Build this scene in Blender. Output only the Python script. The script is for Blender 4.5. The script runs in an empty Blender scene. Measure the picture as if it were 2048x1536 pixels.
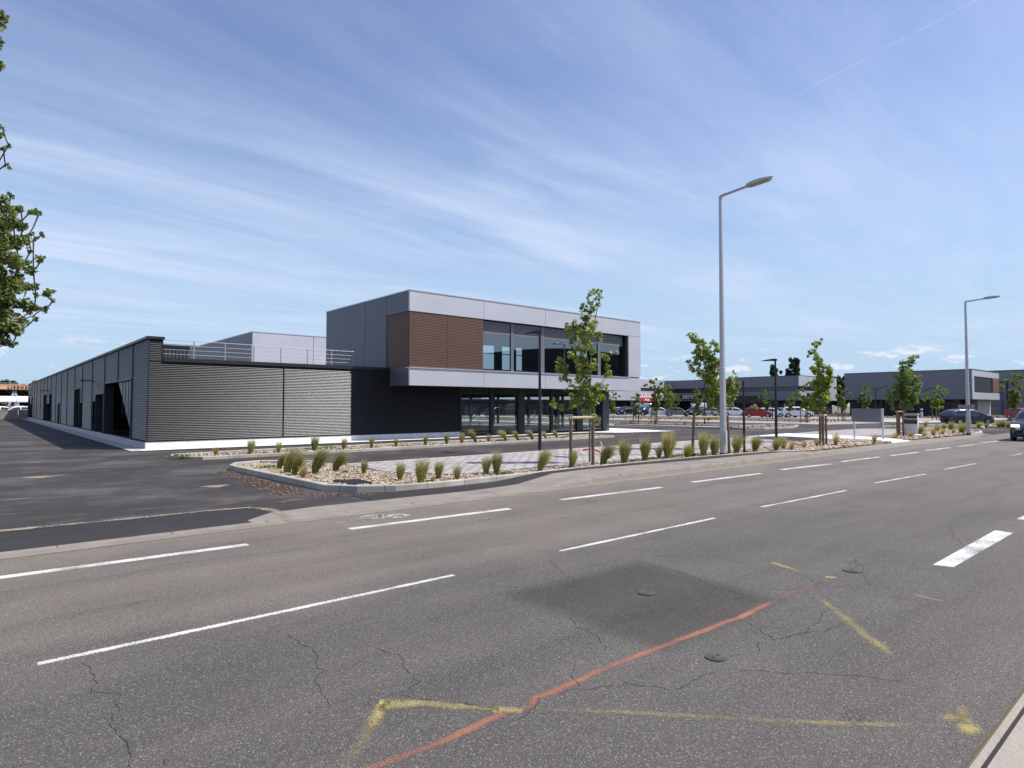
import bpy, math, random
import numpy as np
from mathutils import Vector, Matrix, noise as mnoise
R = math.radians
random.seed(7); rng = np.random.default_rng(7)
sc = bpy.context.scene; COL = sc.collection

# ------------------------------------------------------------------ camera, sky, sun, exposure
FPX, CXP, CYP, HOR, CAMH = 1245., 1024., 768., 811., 1.85      # measured on the 2048 x 1536 photograph
YAW = R(49.25); PIT = math.atan((HOR-CYP)/FPX)
cam = bpy.data.objects.new('camera', bpy.data.cameras.new('camera')); COL.objects.link(cam)
cam.data.sensor_width = 36; cam.data.lens = FPX/2048*36; cam.data.clip_start = .05; cam.data.clip_end = 6000
cam.location = (0, 0, CAMH); cam.rotation_euler = (R(90)+PIT, 0, YAW-R(90)); sc.camera = cam

SUN_DIR = Vector((.53, -.475, 1.0)).normalized()
w = bpy.data.worlds.new('World'); sc.world = w; w.use_nodes = True
nt = w.node_tree; N = nt.nodes; L = nt.links; N.clear()
def wn(t, **k):
    n = N.new(t)
    for a, b in k.items(): setattr(n, a, b)
    return n
def wmath(op, a, b=None, c=None, clamp=False):
    n = N.new('ShaderNodeMath'); n.operation = op; n.use_clamp = clamp
    for i, v in enumerate((a, b, c)):
        if v is None: continue
        if isinstance(v, (int, float)): n.inputs[i].default_value = v
        else: L.new(v, n.inputs[i])
    return n.outputs[0]
sky = wn('ShaderNodeTexSky', sky_type='NISHITA'); sky.sun_disc = False
sky.sun_elevation = math.asin(SUN_DIR.z); sky.sun_rotation = math.atan2(SUN_DIR.x, SUN_DIR.y)
sky.air_density = 1.0; sky.dust_density = .4; sky.ozone_density = 1.4
tc = wn('ShaderNodeTexCoord'); sp = wn('ShaderNodeSeparateXYZ'); L.new(tc.outputs['Generated'], sp.inputs[0])
dx, dy, dz = sp.outputs
zc = wmath('MAXIMUM', dz, .02)
px_, py_ = wmath('DIVIDE', dx, zc), wmath('DIVIDE', dy, zc)
a_ = R(5.9)
uu = wmath('ADD', wmath('MULTIPLY', px_, math.cos(a_)), wmath('MULTIPLY', py_, math.sin(a_)))
vv = wmath('SUBTRACT', wmath('MULTIPLY', py_, math.cos(a_)), wmath('MULTIPLY', px_, math.sin(a_)))
def wnoise(u, v, su, sv, detail, rough, off, dist=0., lo=.4, hi=.75):
    c = wn('ShaderNodeCombineXYZ'); L.new(wmath('MULTIPLY', u, su), c.inputs[0]); L.new(wmath('MULTIPLY', v, sv), c.inputs[1]); c.inputs[2].default_value = off
    n = wn('ShaderNodeTexNoise'); n.inputs['Scale'].default_value = 1; n.inputs['Detail'].default_value = detail; n.inputs['Roughness'].default_value = rough
    n.inputs['Distortion'].default_value = dist
    L.new(c.outputs[0], n.inputs['Vector'])
    m = wn('ShaderNodeMapRange', interpolation_type='SMOOTHSTEP'); L.new(n.outputs['Fac'], m.inputs[0])
    m.inputs[1].default_value = lo; m.inputs[2].default_value = hi
    return m.outputs[0]
c1 = wnoise(uu, vv, .24, 1.0, 9, .62, 3.1, .6, .36, .69)
c2 = wnoise(uu, vv, .9, 2.6, 9, .66, 8.4, .8, .34, .76)
c3 = wnoise(uu, vv, .35, .5, 3, .5, 1.7, 0, .30, .66)
cirrus = wmath('MULTIPLY', wmath('ADD', wmath('MULTIPLY', c1, .78), wmath('MULTIPLY', c2, .36)), wmath('ADD', wmath('MULTIPLY', c3, .66), .34))
# fade of the streaks close to the horizon, stronger veil at 8 to 30 degrees
veil = wn('ShaderNodeMapRange', interpolation_type='SMOOTHSTEP'); L.new(dz, veil.inputs[0]); veil.inputs[1].default_value = .62; veil.inputs[2].default_value = .10
veil.inputs[3].default_value = .45; veil.inputs[4].default_value = 1.0
hz = wn('ShaderNodeMapRange', interpolation_type='SMOOTHSTEP'); L.new(dz, hz.inputs[0]); hz.inputs[1].default_value = .03; hz.inputs[2].default_value = .13
cirrus = wmath('MULTIPLY', wmath('MULTIPLY', cirrus, veil.outputs[0]), hz.outputs[0])
# contrail: a thin line across the cloud plane
A_, B_ = Vector((2.03, 1.08)), Vector((1.85, .39)); dA = (B_-A_).normalized(); nA = Vector((-dA.y, dA.x))
dist = wmath('ADD', wmath('ADD', wmath('MULTIPLY', px_, nA.x), wmath('MULTIPLY', py_, nA.y)), -nA.dot(A_))
along = wmath('ADD', wmath('ADD', wmath('MULTIPLY', px_, dA.x), wmath('MULTIPLY', py_, dA.y)), -dA.dot(A_))
cn = wnoise(along, dist, 14, 20, 3, .6, 2, 0, .25, .8)
cm = wn('ShaderNodeMapRange', interpolation_type='SMOOTHSTEP'); L.new(wmath('ABSOLUTE', dist), cm.inputs[0]); cm.inputs[1].default_value = .011; cm.inputs[2].default_value = .001
ca = wn('ShaderNodeMapRange', interpolation_type='SMOOTHSTEP'); L.new(along, ca.inputs[0]); ca.inputs[1].default_value = -.12; ca.inputs[2].default_value = .3
contr = wmath('MULTIPLY', wmath('MULTIPLY', cm.outputs[0], ca.outputs[0]), wmath('ADD', wmath('MULTIPLY', cn, .12), .04))
# small fair-weather clouds low over the horizon
az = wmath('ARCTAN2', dy, dx)
k1 = wnoise(az, dz, 17, 62, 5, .55, 5.3, .1, .585, .66)
kb = wn('ShaderNodeMapRange', interpolation_type='SMOOTHSTEP'); L.new(dz, kb.inputs[0]); kb.inputs[1].default_value = .004; kb.inputs[2].default_value = .028
kt = wn('ShaderNodeMapRange', interpolation_type='SMOOTHSTEP'); L.new(dz, kt.inputs[0]); kt.inputs[1].default_value = .1; kt.inputs[2].default_value = .07
cumul = wmath('MULTIPLY', wmath('MULTIPLY', k1, kb.outputs[0]), kt.outputs[0])
tint = wn('ShaderNodeMix', data_type='RGBA', blend_type='MULTIPLY'); tint.inputs[0].default_value = 1
L.new(sky.outputs[0], tint.inputs[6]); tint.inputs[7].default_value = (.95, .90, 1.02, 1)
hzn = wn('ShaderNodeMapRange', interpolation_type='SMOOTHSTEP'); L.new(dz, hzn.inputs[0]); hzn.inputs[1].default_value = .50; hzn.inputs[2].default_value = .0; hzn.inputs[4].default_value = .95
hmix = wn('ShaderNodeMix', data_type='RGBA'); L.new(hzn.outputs[0], hmix.inputs[0]); L.new(tint.outputs[2], hmix.inputs[6]); hmix.inputs[7].default_value = (2.85, 3.95, 5.2, 1)
mx1 = wn('ShaderNodeMix', data_type='RGBA'); L.new(wmath('ADD', cirrus, contr, clamp=True), mx1.inputs[0]); L.new(hmix.outputs[2], mx1.inputs[6]); mx1.inputs[7].default_value = (4.1, 4.75, 6.05, 1)
mx2 = wn('ShaderNodeMix', data_type='RGBA'); L.new(wmath('MULTIPLY', cumul, .8), mx2.inputs[0]); L.new(mx1.outputs[2], mx2.inputs[6]); mx2.inputs[7].default_value = (5.2, 5.4, 5.9, 1)
bg = wn('ShaderNodeBackground'); bg.inputs[1].default_value = .152; L.new(mx2.outputs[2], bg.inputs[0])
wo = wn('ShaderNodeOutputWorld'); L.new(bg.outputs[0], wo.inputs[0])
sl = bpy.data.lights.new('sun', 'SUN'); sl.energy = 5.0; sl.angle = R(.55); sl.color = (1, .955, .89)
so = bpy.data.objects.new('sun', sl); COL.objects.link(so); so.rotation_euler = SUN_DIR.to_track_quat('Z', 'Y').to_euler(); so.location = (20, -20, 60)
sc.view_settings.view_transform = 'Standard'; sc.view_settings.look = 'None'; sc.view_settings.exposure = .12; sc.view_settings.gamma = 1
sc.cycles.max_bounces = 8; sc.cycles.transparent_max_bounces = 16; sc.cycles.use_denoising = True

# ------------------------------------------------------------------ measuring helpers (photo pixel -> world point on a plane)
_fh = Vector((math.cos(YAW), math.sin(YAW), 0)); _r = Vector((math.sin(YAW), -math.cos(YAW), 0))
_f = _fh*math.cos(PIT)+Vector((0, 0, math.sin(PIT))); _u = _r.cross(_f); _C = Vector((0, 0, CAMH))
def _ray(x, y): return _f+_r*((x-CXP)/FPX)+_u*((CYP-y)/FPX)
def G(x, y, z=0.): d = _ray(x, y); return _C+d*((z-CAMH)/d.z)
def PX(x, y, X): d = _ray(x, y); return _C+d*(X/d.x)
def PY(x, y, Y): d = _ray(x, y); return _C+d*(Y/d.y)

# ------------------------------------------------------------------ materials
MAT = {}
def mat(name, col, rough=.6, metal=0., var=.0, vscale=3., bump=0., bscale=40., spec=.5, coat=0., detail=5., dirt=None, dscale=.6):
    if name in MAT: return MAT[name]
    m = bpy.data.materials.new(name); m.use_nodes = True; t = m.node_tree; b = t.nodes['Principled BSDF']
    b.inputs['Base Color'].default_value = (*col, 1); b.inputs['Roughness'].default_value = rough; b.inputs['Metallic'].default_value = metal
    b.inputs['Specular IOR Level'].default_value = spec; b.inputs['Coat Weight'].default_value = coat
    c = t.nodes.new('ShaderNodeTexCoord')
    if var > 0 or dirt:
        n = t.nodes.new('ShaderNodeTexNoise'); n.inputs['Scale'].default_value = vscale; n.inputs['Detail'].default_value = detail
        t.links.new(c.outputs['Object'], n.inputs['Vector'])
        mr = t.nodes.new('ShaderNodeMapRange'); mr.inputs[1].default_value = .3; mr.inputs[2].default_value = .7
        mr.inputs[3].default_value = 1-var; mr.inputs[4].default_value = 1+var; t.links.new(n.outputs['Fac'], mr.inputs[0])
        mm = t.nodes.new('ShaderNodeMix'); mm.data_type = 'RGBA'; mm.blend_type = 'MULTIPLY'; mm.inputs[0].default_value = 1
        mm.inputs[6].default_value = (*col, 1); t.links.new(mr.outputs[0], mm.inputs[7]); out = mm.outputs[2]
        if dirt:
            n2 = t.nodes.new('ShaderNodeTexNoise'); n2.inputs['Scale'].default_value = dscale; n2.inputs['Detail'].default_value = 8; n2.inputs['Roughness'].default_value = .65
            t.links.new(c.outputs['Object'], n2.inputs['Vector'])
            m2 = t.nodes.new('ShaderNodeMapRange'); m2.inputs[1].default_value = .48; m2.inputs[2].default_value = .72; m2.inputs[4].default_value = .8; t.links.new(n2.outputs['Fac'], m2.inputs[0])
            m3 = t.nodes.new('ShaderNodeMix'); m3.data_type = 'RGBA'; t.links.new(m2.outputs[0], m3.inputs[0]); t.links.new(out, m3.inputs[6]); m3.inputs[7].default_value = (*dirt, 1); out = m3.outputs[2]
        t.links.new(out, b.inputs['Base Color'])
    if bump > 0:
        n = t.nodes.new('ShaderNodeTexNoise'); n.inputs['Scale'].default_value = bscale; n.inputs['Detail'].default_value = 4; t.links.new(c.outputs['Object'], n.inputs['Vector'])
        bp = t.nodes.new('ShaderNodeBump'); bp.inputs['Strength'].default_value = bump; bp.inputs['Distance'].default_value = .02
        t.links.new(n.outputs['Fac'], bp.inputs['Height']); t.links.new(bp.outputs[0], b.inputs['Normal'])
    MAT[name] = m; return m
class NB:
    """small node-building helper"""
    def __init__(s, name):
        s.m = bpy.data.materials.new(name); s.m.use_nodes = True; s.t = s.m.node_tree; s.b = s.t.nodes['Principled BSDF']; s.c = s.t.nodes.new('ShaderNodeTexCoord'); MAT[name] = s.m
        s.o = s.c.outputs['Object']
    def lk(s, a, b): s.t.links.new(a, b)
    def math(s, op, a, b=None, clamp=False):
        n = s.t.nodes.new('ShaderNodeMath'); n.operation = op; n.use_clamp = clamp
        for i, v in enumerate((a, b)):
            if v is None: continue
            if isinstance(v, (int, float)): n.inputs[i].default_value = v
            else: s.lk(v, n.inputs[i])
        return n.outputs[0]
    def noise(s, scale, lo=.3, hi=.7, a=0., b=1., detail=4, rough=.5, vec=None, smooth=False):
        n = s.t.nodes.new('ShaderNodeTexNoise'); n.inputs['Scale'].default_value = scale; n.inputs['Detail'].default_value = detail; n.inputs['Roughness'].default_value = rough
        s.lk(vec or s.o, n.inputs['Vector']); return s.rng(n.outputs['Fac'], lo, hi, a, b, smooth)
    def rng(s, v, lo, hi, a=0., b=1., smooth=False):
        m = s.t.nodes.new('ShaderNodeMapRange'); m.interpolation_type = 'SMOOTHSTEP' if smooth else 'LINEAR'
        m.inputs[1].default_value = lo; m.inputs[2].default_value = hi; m.inputs[3].default_value = a; m.inputs[4].default_value = b
        s.lk(v, m.inputs[0]); return m.outputs[0]
    def mix(s, f, a, b, blend='MIX'):
        m = s.t.nodes.new('ShaderNodeMix'); m.data_type = 'RGBA'; m.blend_type = blend
        for i, v in ((0, f), (6, a), (7, b)):
            if isinstance(v, (int, float)): m.inputs[i].default_value = v
            elif isinstance(v, tuple): m.inputs[i].default_value = (*v, 1)
            else: s.lk(v, m.inputs[i])
        return m.outputs[2]
    def scaled(s, x, y, z, rot=0):
        m = s.t.nodes.new('ShaderNodeMapping'); m.inputs['Scale'].default_value = (x, y, z); m.inputs['Rotation'].default_value = (0, 0, rot); s.lk(s.o, m.inputs[0]); return m.outputs[0]
    def voronoi(s, scale, vec=None, feature='F1', out='Color'):
        n = s.t.nodes.new('ShaderNodeTexVoronoi'); n.feature = feature; n.inputs['Scale'].default_value = scale; s.lk(vec or s.o, n.inputs['Vector']); return n.outputs[out]
    def bump(s, h, st=.4, d=.01):
        b = s.t.nodes.new('ShaderNodeBump'); b.inputs['Strength'].default_value = st; b.inputs['Distance'].default_value = d; s.lk(h, b.inputs['Height']); s.lk(b.outputs[0], s.b.inputs['Normal'])
    def xyz(s):
        n = s.t.nodes.new('ShaderNodeSeparateXYZ'); s.lk(s.o, n.inputs[0]); return n.outputs
    def col(s, v):
        if isinstance(v, tuple): s.b.inputs['Base Color'].default_value = (*v, 1)
        else: s.lk(v, s.b.inputs['Base Color'])
    def set(s, **k):
        for a, v in k.items(): s.b.inputs[a.replace('_', ' ')].default_value = v

def asphalt_road():
    s = NB('road_asphalt'); x, y, z = s.xyz()
    # grey wheel-worn inner lane, browner lane beyond the centre line, beige dusty edge
    yw = s.math('ADD', y, s.noise(.7, a=-.35, b=.35, detail=6))
    g1 = s.rng(yw, 5.0, 6.4, smooth=True); base = s.mix(g1, (.106, .095, .084), (.160, .136, .114))
    g2 = s.rng(yw, 8.5, 9.7, smooth=True); base = s.mix(g2, base, (.205, .172, .138))
    g3 = s.rng(yw, 2.4, 1.0, smooth=True); base = s.mix(s.math('MULTIPLY', g3, .55), base, (.120, .100, .088))
    gx = s.rng(x, 6, 22, smooth=True); base = s.mix(s.math('MULTIPLY', gx, .55), base, (.180, .150, .132))
    base = s.mix(1., base, s.noise(.55, a=.86, b=1.12, detail=6, rough=.6), 'MULTIPLY')
    sd = s.math('ABSOLUTE', s.math('SUBTRACT', s.math('ADD', y, s.noise(.9, a=-.12, b=.12, detail=5)), 8.02)); base = s.mix(1., base, s.rng(sd, .0, .05, .72, 1.), 'MULTIPLY')
    sb = s.math('MULTIPLY', s.rng(sd, .55, .0, 0, 1, True), s.noise(.8, .55, .75, 0, .35, 6, .6)); base = s.mix(sb, base, (.05, .046, .043))
    base = s.mix(1., base, s.noise(1., .3, .7, .86, 1.10, 3, .5, vec=s.scaled(.03, 1.25, 1)), 'MULTIPLY')
    ol = s.noise(2.1, .66, .74, 0, .5, 4, .5); base = s.mix(ol, base, (.055, .048, .044))
    st = s.noise(1., .50, .74, 1., .74, 6, .6, vec=s.scaled(.25, 1.6, 1)); base = s.mix(1., base, st, 'MULTIPLY')
    fine = s.noise(105, .30, .70, .34, 1.66, 3, .7); base = s.mix(1., base, fine, 'MULTIPLY')
    fine2 = s.noise(34, .32, .68, .80, 1.2, 3, .7); base = s.mix(1., base, fine2, 'MULTIPLY')
    v = s.voronoi(150); sx = s.t.nodes.new('ShaderNodeSeparateColor'); s.lk(v, sx.inputs[0])
    base = s.mix(s.rng(sx.outputs[0], .90, .97, 0, .6), base, (.38, .35, .31))
    base = s.mix(s.rng(sx.outputs[1], .84, .95, 0, .6), base, (.04, .038, .038))
    s.col(base); s.set(Roughness=.82); s.b.inputs['Specular IOR Level'].default_value = .35
    s.bump(s.noise(85, 0, 1, 0, 1, 3, .7), .8, .008); return s.m
def asphalt_new(name, col, dust=.5, seed=0.):
    s = NB(name); base = col
    n = s.noise(.35, .42, .72, 0, 1, 8, .65, vec=s.scaled(.8, 1.0, 1, .3+seed), smooth=True)
    base = s.mix(s.math('MULTIPLY', n, dust), col, (.125, .112, .10))
    n2 = s.noise(1.6, .55, .72, 0, .5*dust, 9, .7, vec=s.scaled(.6, 1.2, 1, .5+seed)); base = s.mix(n2, base, (.20, .185, .17))
    base = s.mix(1., base, s.noise(90, .3, .7, .72, 1.3, 3, .6), 'MULTIPLY')
    base = s.mix(1., base, s.noise(2.2, .3, .7, .88, 1.12, 5, .6), 'MULTIPLY')
    s.col(base); s.set(Roughness=.85); s.b.inputs['Specular IOR Level'].default_value = .3; s.bump(s.noise(90, 0, 1, 0, 1, 3, .6), .4, .005); return s.m
def pavers():
    s = NB('grid_pavers')
    br = s.t.nodes.new('ShaderNodeTexBrick'); s.lk(s.scaled(1, 1, 1, R(90)), br.inputs['Vector']); br.inputs['Scale'].default_value = 1
    br.inputs['Brick Width'].default_value = .42; br.inputs['Row Height'].default_value = .21; br.inputs['Mortar Size'].default_value = .028; br.inputs['Mortar Smooth'].default_value = .3
    br.inputs['Color1'].default_value = (.50, .455, .43, 1); br.inputs['Color2'].default_value = (.38, .345, .325, 1); br.inputs['Mortar'].default_value = (.13, .115, .10, 1)
    base = s.mix(1., br.outputs[0], s.noise(2.5, a=.85, b=1.12, detail=7), 'MULTIPLY'); base = s.mix(1., base, s.noise(60, a=.85, b=1.15), 'MULTIPLY')
    s.col(base); s.set(Roughness=.9); s.bump(br.outputs['Fac'], -.5, .012); return s.m
def gravel_ground():
    s = NB('gravel_ground'); v = s.voronoi(26); sx = s.t.nodes.new('ShaderNodeSeparateColor'); s.lk(v, sx.inputs[0])
    d = s.voronoi(26, out='Distance'); base = s.mix(sx.outputs[0], (.20, .15, .10), (.36, .285, .20)); base = s.mix(s.rng(sx.outputs[1], .7, .8), base, (.16, .12, .10))
    base = s.mix(1., base, s.rng(d, .25, .75, 1., .35), 'MULTIPLY'); base = s.mix(1., base, s.noise(1.2, a=.75, b=1.15, detail=6), 'MULTIPLY')
    s.col(base); s.set(Roughness=.95); s.bump(d, -.8, .03); return s.m
def painted(name, col, wear=.42, scale=70, edge=False, soft=.0, spray=0):
    """road paint with worn holes: the asphalt shows through a noise mask; u runs 0..1 across the stripe"""
    s = NB(name); n = s.noise(scale, .3, .7, 0, 1, 5, .75); n2 = s.noise(1.8, .3, .7, -.3, .3, 4, .6); v = s.math('ADD', n, n2)
    if edge:
        uv = s.t.nodes.new('ShaderNodeSeparateXYZ'); s.lk(s.c.outputs['UV'], uv.inputs[0])
        e = s.math('MULTIPLY', s.math('ABSOLUTE', s.math('SUBTRACT', uv.outputs[0], .5)), 2.)
        v = s.math('SUBTRACT', v, s.math('MULTIPLY', s.math('POWER', e, 2.), soft))
        v = s.math('ADD', v, s.math('SUBTRACT', uv.outputs[1], .5))
    a = s.rng(v, wear-.2, wear+.2, 0, 1) if not spray else s.rng(v, wear-.35, wear+.55, 0, spray, True)
    s.col(s.mix(1., col, s.noise(40, a=.82, b=1.12), 'MULTIPLY')); s.set(Roughness=.75)
    tr = s.t.nodes.new('ShaderNodeBsdfTransparent'); mx = s.t.nodes.new('ShaderNodeMixShader'); s.lk(a, mx.inputs[0]); s.lk(tr.outputs[0], mx.inputs[1]); s.lk(s.b.outputs[0], mx.inputs[2])
    s.lk(mx.outputs[0], s.t.nodes['Material Output'].inputs[0]); return s.m
def glass(name, tint, refl=.25, rough=.0, opacity=None):
    m = bpy.data.materials.new(name); m.use_nodes = True; t = m.node_tree; t.nodes.clear()
    tr = t.nodes.new('ShaderNodeBsdfTransparent'); tr.inputs[0].default_value = (*tint, 1)
    gl = t.nodes.new('ShaderNodeBsdfGlossy'); gl.inputs[0].default_value = (.92, .95, 1, 1); gl.inputs['Roughness'].default_value = rough
    fr = t.nodes.new('ShaderNodeLayerWeight'); fr.inputs[0].default_value = .35
    fr.inputs[0].default_value = .5; pw = t.nodes.new('ShaderNodeMath'); pw.operation = 'POWER'; pw.inputs[1].default_value = 4.; t.links.new(fr.outputs['Facing'], pw.inputs[0]); mr = t.nodes.new('ShaderNodeMapRange'); t.links.new(pw.outputs[0], mr.inputs[0]); mr.inputs[3].default_value = refl; mr.inputs[4].default_value = 1
    mx = t.nodes.new('ShaderNodeMixShader'); t.links.new(mr.outputs[0], mx.inputs[0]); t.links.new(tr.outputs[0], mx.inputs[1]); t.links.new(gl.outputs[0], mx.inputs[2])
    o = t.nodes.new('ShaderNodeOutputMaterial'); t.links.new(mx.outputs[0], o.inputs[0]); MAT[name] = m; return m
def leafmat(name, col, col2, trans=.35):
    s = NB(name); g = s.t.nodes.new('ShaderNodeNewGeometry')
    c = s.mix(g.outputs['Random Per Island'], col, col2); s.col(c); s.set(Roughness=.5); s.b.inputs['Specular IOR Level'].default_value = .4
    tl = s.t.nodes.new('ShaderNodeBsdfTranslucent'); s.lk(s.mix(1., c, (1.5, 1.6, .7), 'MULTIPLY'), tl.inputs[0])
    mx = s.t.nodes.new('ShaderNodeMixShader'); mx.inputs[0].default_value = trans; s.lk(s.b.outputs[0], mx.inputs[1]); s.lk(tl.outputs[0], mx.inputs[2])
    s.lk(mx.outputs[0], s.t.nodes['Material Output'].inputs[0]); return s.m

M_road = asphalt_road()
M_fore = asphalt_new('forecourt_asphalt', (.041, .0365, .034), .85)
M_strip = asphalt_new('fresh_asphalt', (.032, .029, .028), .14, 1.)
M_patch = asphalt_new('patch_asphalt', (.074, .065, .059), .1, 2.)
M_pav = pavers(); M_grav = gravel_ground()
M_walk = mat('beige_pavement', (.255, .222, .185), .9, var=.13, vscale=1.5, bump=.35, bscale=90, dirt=(.17, .145, .12), dscale=1.1, detail=8)
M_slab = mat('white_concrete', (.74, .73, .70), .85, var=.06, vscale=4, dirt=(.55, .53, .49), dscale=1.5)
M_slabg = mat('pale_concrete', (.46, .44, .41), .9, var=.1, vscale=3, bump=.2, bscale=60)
M_white = painted('white_road_paint', (.66, .64, .60), .33); M_white_old = painted('worn_white_paint', (.62, .61, .58), .34, 60, True, .5)
M_orange = painted('orange_spray_paint', (.40, .165, .105), .46, 120, True, .9, .85); M_yellow = painted('yellow_spray_paint', (.50, .41, .15), .60, 120, True, .9, .8)
M_sand = painted('sand', (.33, .26, .19), .50, 28, True, .9)
M_bicy = painted('worn_bicycle_paint', (.52, .48, .40), .50, 40)
M_crack = mat('crack_dark', (.032, .027, .024), .95)
M_cast = mat('cast_iron', (.085, .08, .077), .65, .15, var=.3, vscale=30, bump=.3)
s = NB('kerb_stone'); uv = s.t.nodes.new('ShaderNodeSeparateXYZ'); s.lk(s.c.outputs['UV'], uv.inputs[0])
fr = s.math('FRACT', uv.outputs[0]); j = s.math('GREATER_THAN', fr, .018)
fl = s.t.nodes.new('ShaderNodeTexWhiteNoise'); fl.noise_dimensions = '1D'; s.lk(s.math('FLOOR', uv.outputs[0]), fl.inputs['W'])
kb_ = s.mix(1., (.44, .405, .35), s.noise(2.5, a=.82, b=1.12, detail=8), 'MULTIPLY'); kb_ = s.mix(1., kb_, s.noise(55, a=.85, b=1.12), 'MULTIPLY'); kb_ = s.mix(1., kb_, s.rng(fl.outputs[0], 0, 1, .84, 1.08), 'MULTIPLY')
s.col(s.mix(j, (.16, .14, .12), kb_)); s.set(Roughness=.9); s.bump(s.noise(60, 0, 1), .3, .004); M_kerb = s.m
M_corr = mat('anthracite_corrugated_steel', (.025, .026, .029), .38, .25, var=.05, vscale=.7, spec=.35)
M_dark = mat('anthracite_coated_metal', (.028, .029, .033), .45, .3, var=.08, vscale=2)
M_dark2 = mat('dark_grey_panel', (.065, .068, .076), .5, .2, var=.05, vscale=1)
M_silver = mat('silver_cladding', (.55, .55, .585), .42, .3, var=.035, vscale=.6, bump=.06, bscale=1.3, dirt=(.50, .50, .525), dscale=.5)
M_silver2 = mat('silver_trim', (.52, .52, .55), .35, .5)
M_seam = mat('panel_joint', (.11, .11, .125), .6)
M_rust = mat('brown_wood_slats', (.150, .080, .054), .55, .0, var=.05, vscale=2)
M_rustb = mat('brown_slat_backing', (.085, .062, .055), .7)
M_glass = glass('tinted_glass', (.82, .95, .91), .15); M_glass2 = glass('upper_tinted_glass', (.46, .56, .56), .23)
M_glasscar = glass('car_glass', (.10, .12, .13), .22)
M_blind = mat('grey_blind', (.165, .165, .18), .8)
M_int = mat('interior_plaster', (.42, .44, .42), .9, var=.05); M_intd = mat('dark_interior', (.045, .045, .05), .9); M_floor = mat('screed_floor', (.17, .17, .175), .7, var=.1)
M_galv = mat('galvanised_steel', (.50, .49, .50), .5, .15, var=.07, vscale=9); M_galvd = mat('lamp_head_grey', (.45, .48, .50), .4, .3)
M_lens = mat('lamp_lens', (.30, .27, .23), .3, 0, spec=.6); M_black = mat('black_paint', (.012, .012, .014), .42, .1)
M_wood = mat('stake_wood', (.165, .105, .068), .8, var=.25, vscale=12, bump=.4, bscale=40); M_woodl = mat('fresh_crossbar_wood', (.50, .36, .20), .75, var=.15, vscale=14)
M_bark = mat('bark', (.17, .145, .12), .9, var=.25, vscale=20, bump=.5)
M_leaf = leafmat('maple_leaf', (.135, .185, .034), (.30, .345, .085)); M_leaf2 = leafmat('dull_leaf', (.105, .155, .04), (.22, .27, .08)); M_leafdk = leafmat('poplar_leaf', (.025, .045, .018), (.05, .08, .03), .2)
def grassmat(name, c1, c2, tip):
    s = NB(name); g = s.t.nodes.new('ShaderNodeNewGeometry'); c = s.mix(g.outputs['Random Per Island'], c1, c2); z = s.xyz()[2]
    oi = s.t.nodes.new('ShaderNodeObjectInfo'); c = s.mix(s.math('MULTIPLY', oi.outputs['Random'], .45), c, (.44, .34, .12)); c = s.mix(1., c, s.rng(oi.outputs['Random'], 0, 1, .8, 1.3), 'MULTIPLY'); c = s.mix(s.rng(z, .26, .50, 0, .85), c, tip); s.col(c); s.set(Roughness=.6); tl = s.t.nodes.new('ShaderNodeBsdfTranslucent'); s.lk(c, tl.inputs[0])
    mx = s.t.nodes.new('ShaderNodeMixShader'); mx.inputs[0].default_value = .4; s.lk(s.b.outputs[0], mx.inputs[1]); s.lk(tl.outputs[0], mx.inputs[2]); s.lk(mx.outputs[0], s.t.nodes['Material Output'].inputs[0]); return s.m
M_gr = grassmat('feather_grass', (.22, .25, .05), (.50, .47, .15), (.62, .54, .32)); M_gr2 = grassmat('dry_feather_grass', (.34, .25, .06), (.56, .42, .16), (.6, .46, .28))
M_hedge = leafmat('ground_cover_leaf', (.07, .12, .03), (.15, .21, .06))
M_stone = [mat('stone_%s' % n, c, .9, var=.15, vscale=8) for n, c in (('cream', (.42, .325, .22)), ('brown', (.20, .135, .085)), ('white', (.52, .45, .36)), ('rose', (.33, .23, .165)))]
M_field = mat('dry_field', (.16, .14, .09), .95, var=.2, vscale=.05)
M_conc = mat('old_concrete', (.30, .28, .25), .9, var=.18, vscale=1.5, bump=.2, bscale=20, dirt=(.16, .145, .13), dscale=.35)
M_whitep = mat('white_fabric', (.78, .78, .78), .6); M_orangeb = mat('orange_paint', (.74, .36, .19), .6, var=.05); M_red = mat('red_panel', (.55, .03, .035), .5)
M_hose = mat('red_hose', (.50, .045, .04), .45); M_tyre = mat('tyre_rubber', (.016, .016, .017), .8); M_rim = mat('wheel_rim', (.40, .41, .43), .35, .7)
M_lampglass = mat('headlight_glass', (.65, .68, .7), .15, .2, spec=.8); M_tail = mat('tail_light', (.42, .02, .02), .25); M_trim = mat('car_trim', (.02, .02, .022), .5)

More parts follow.
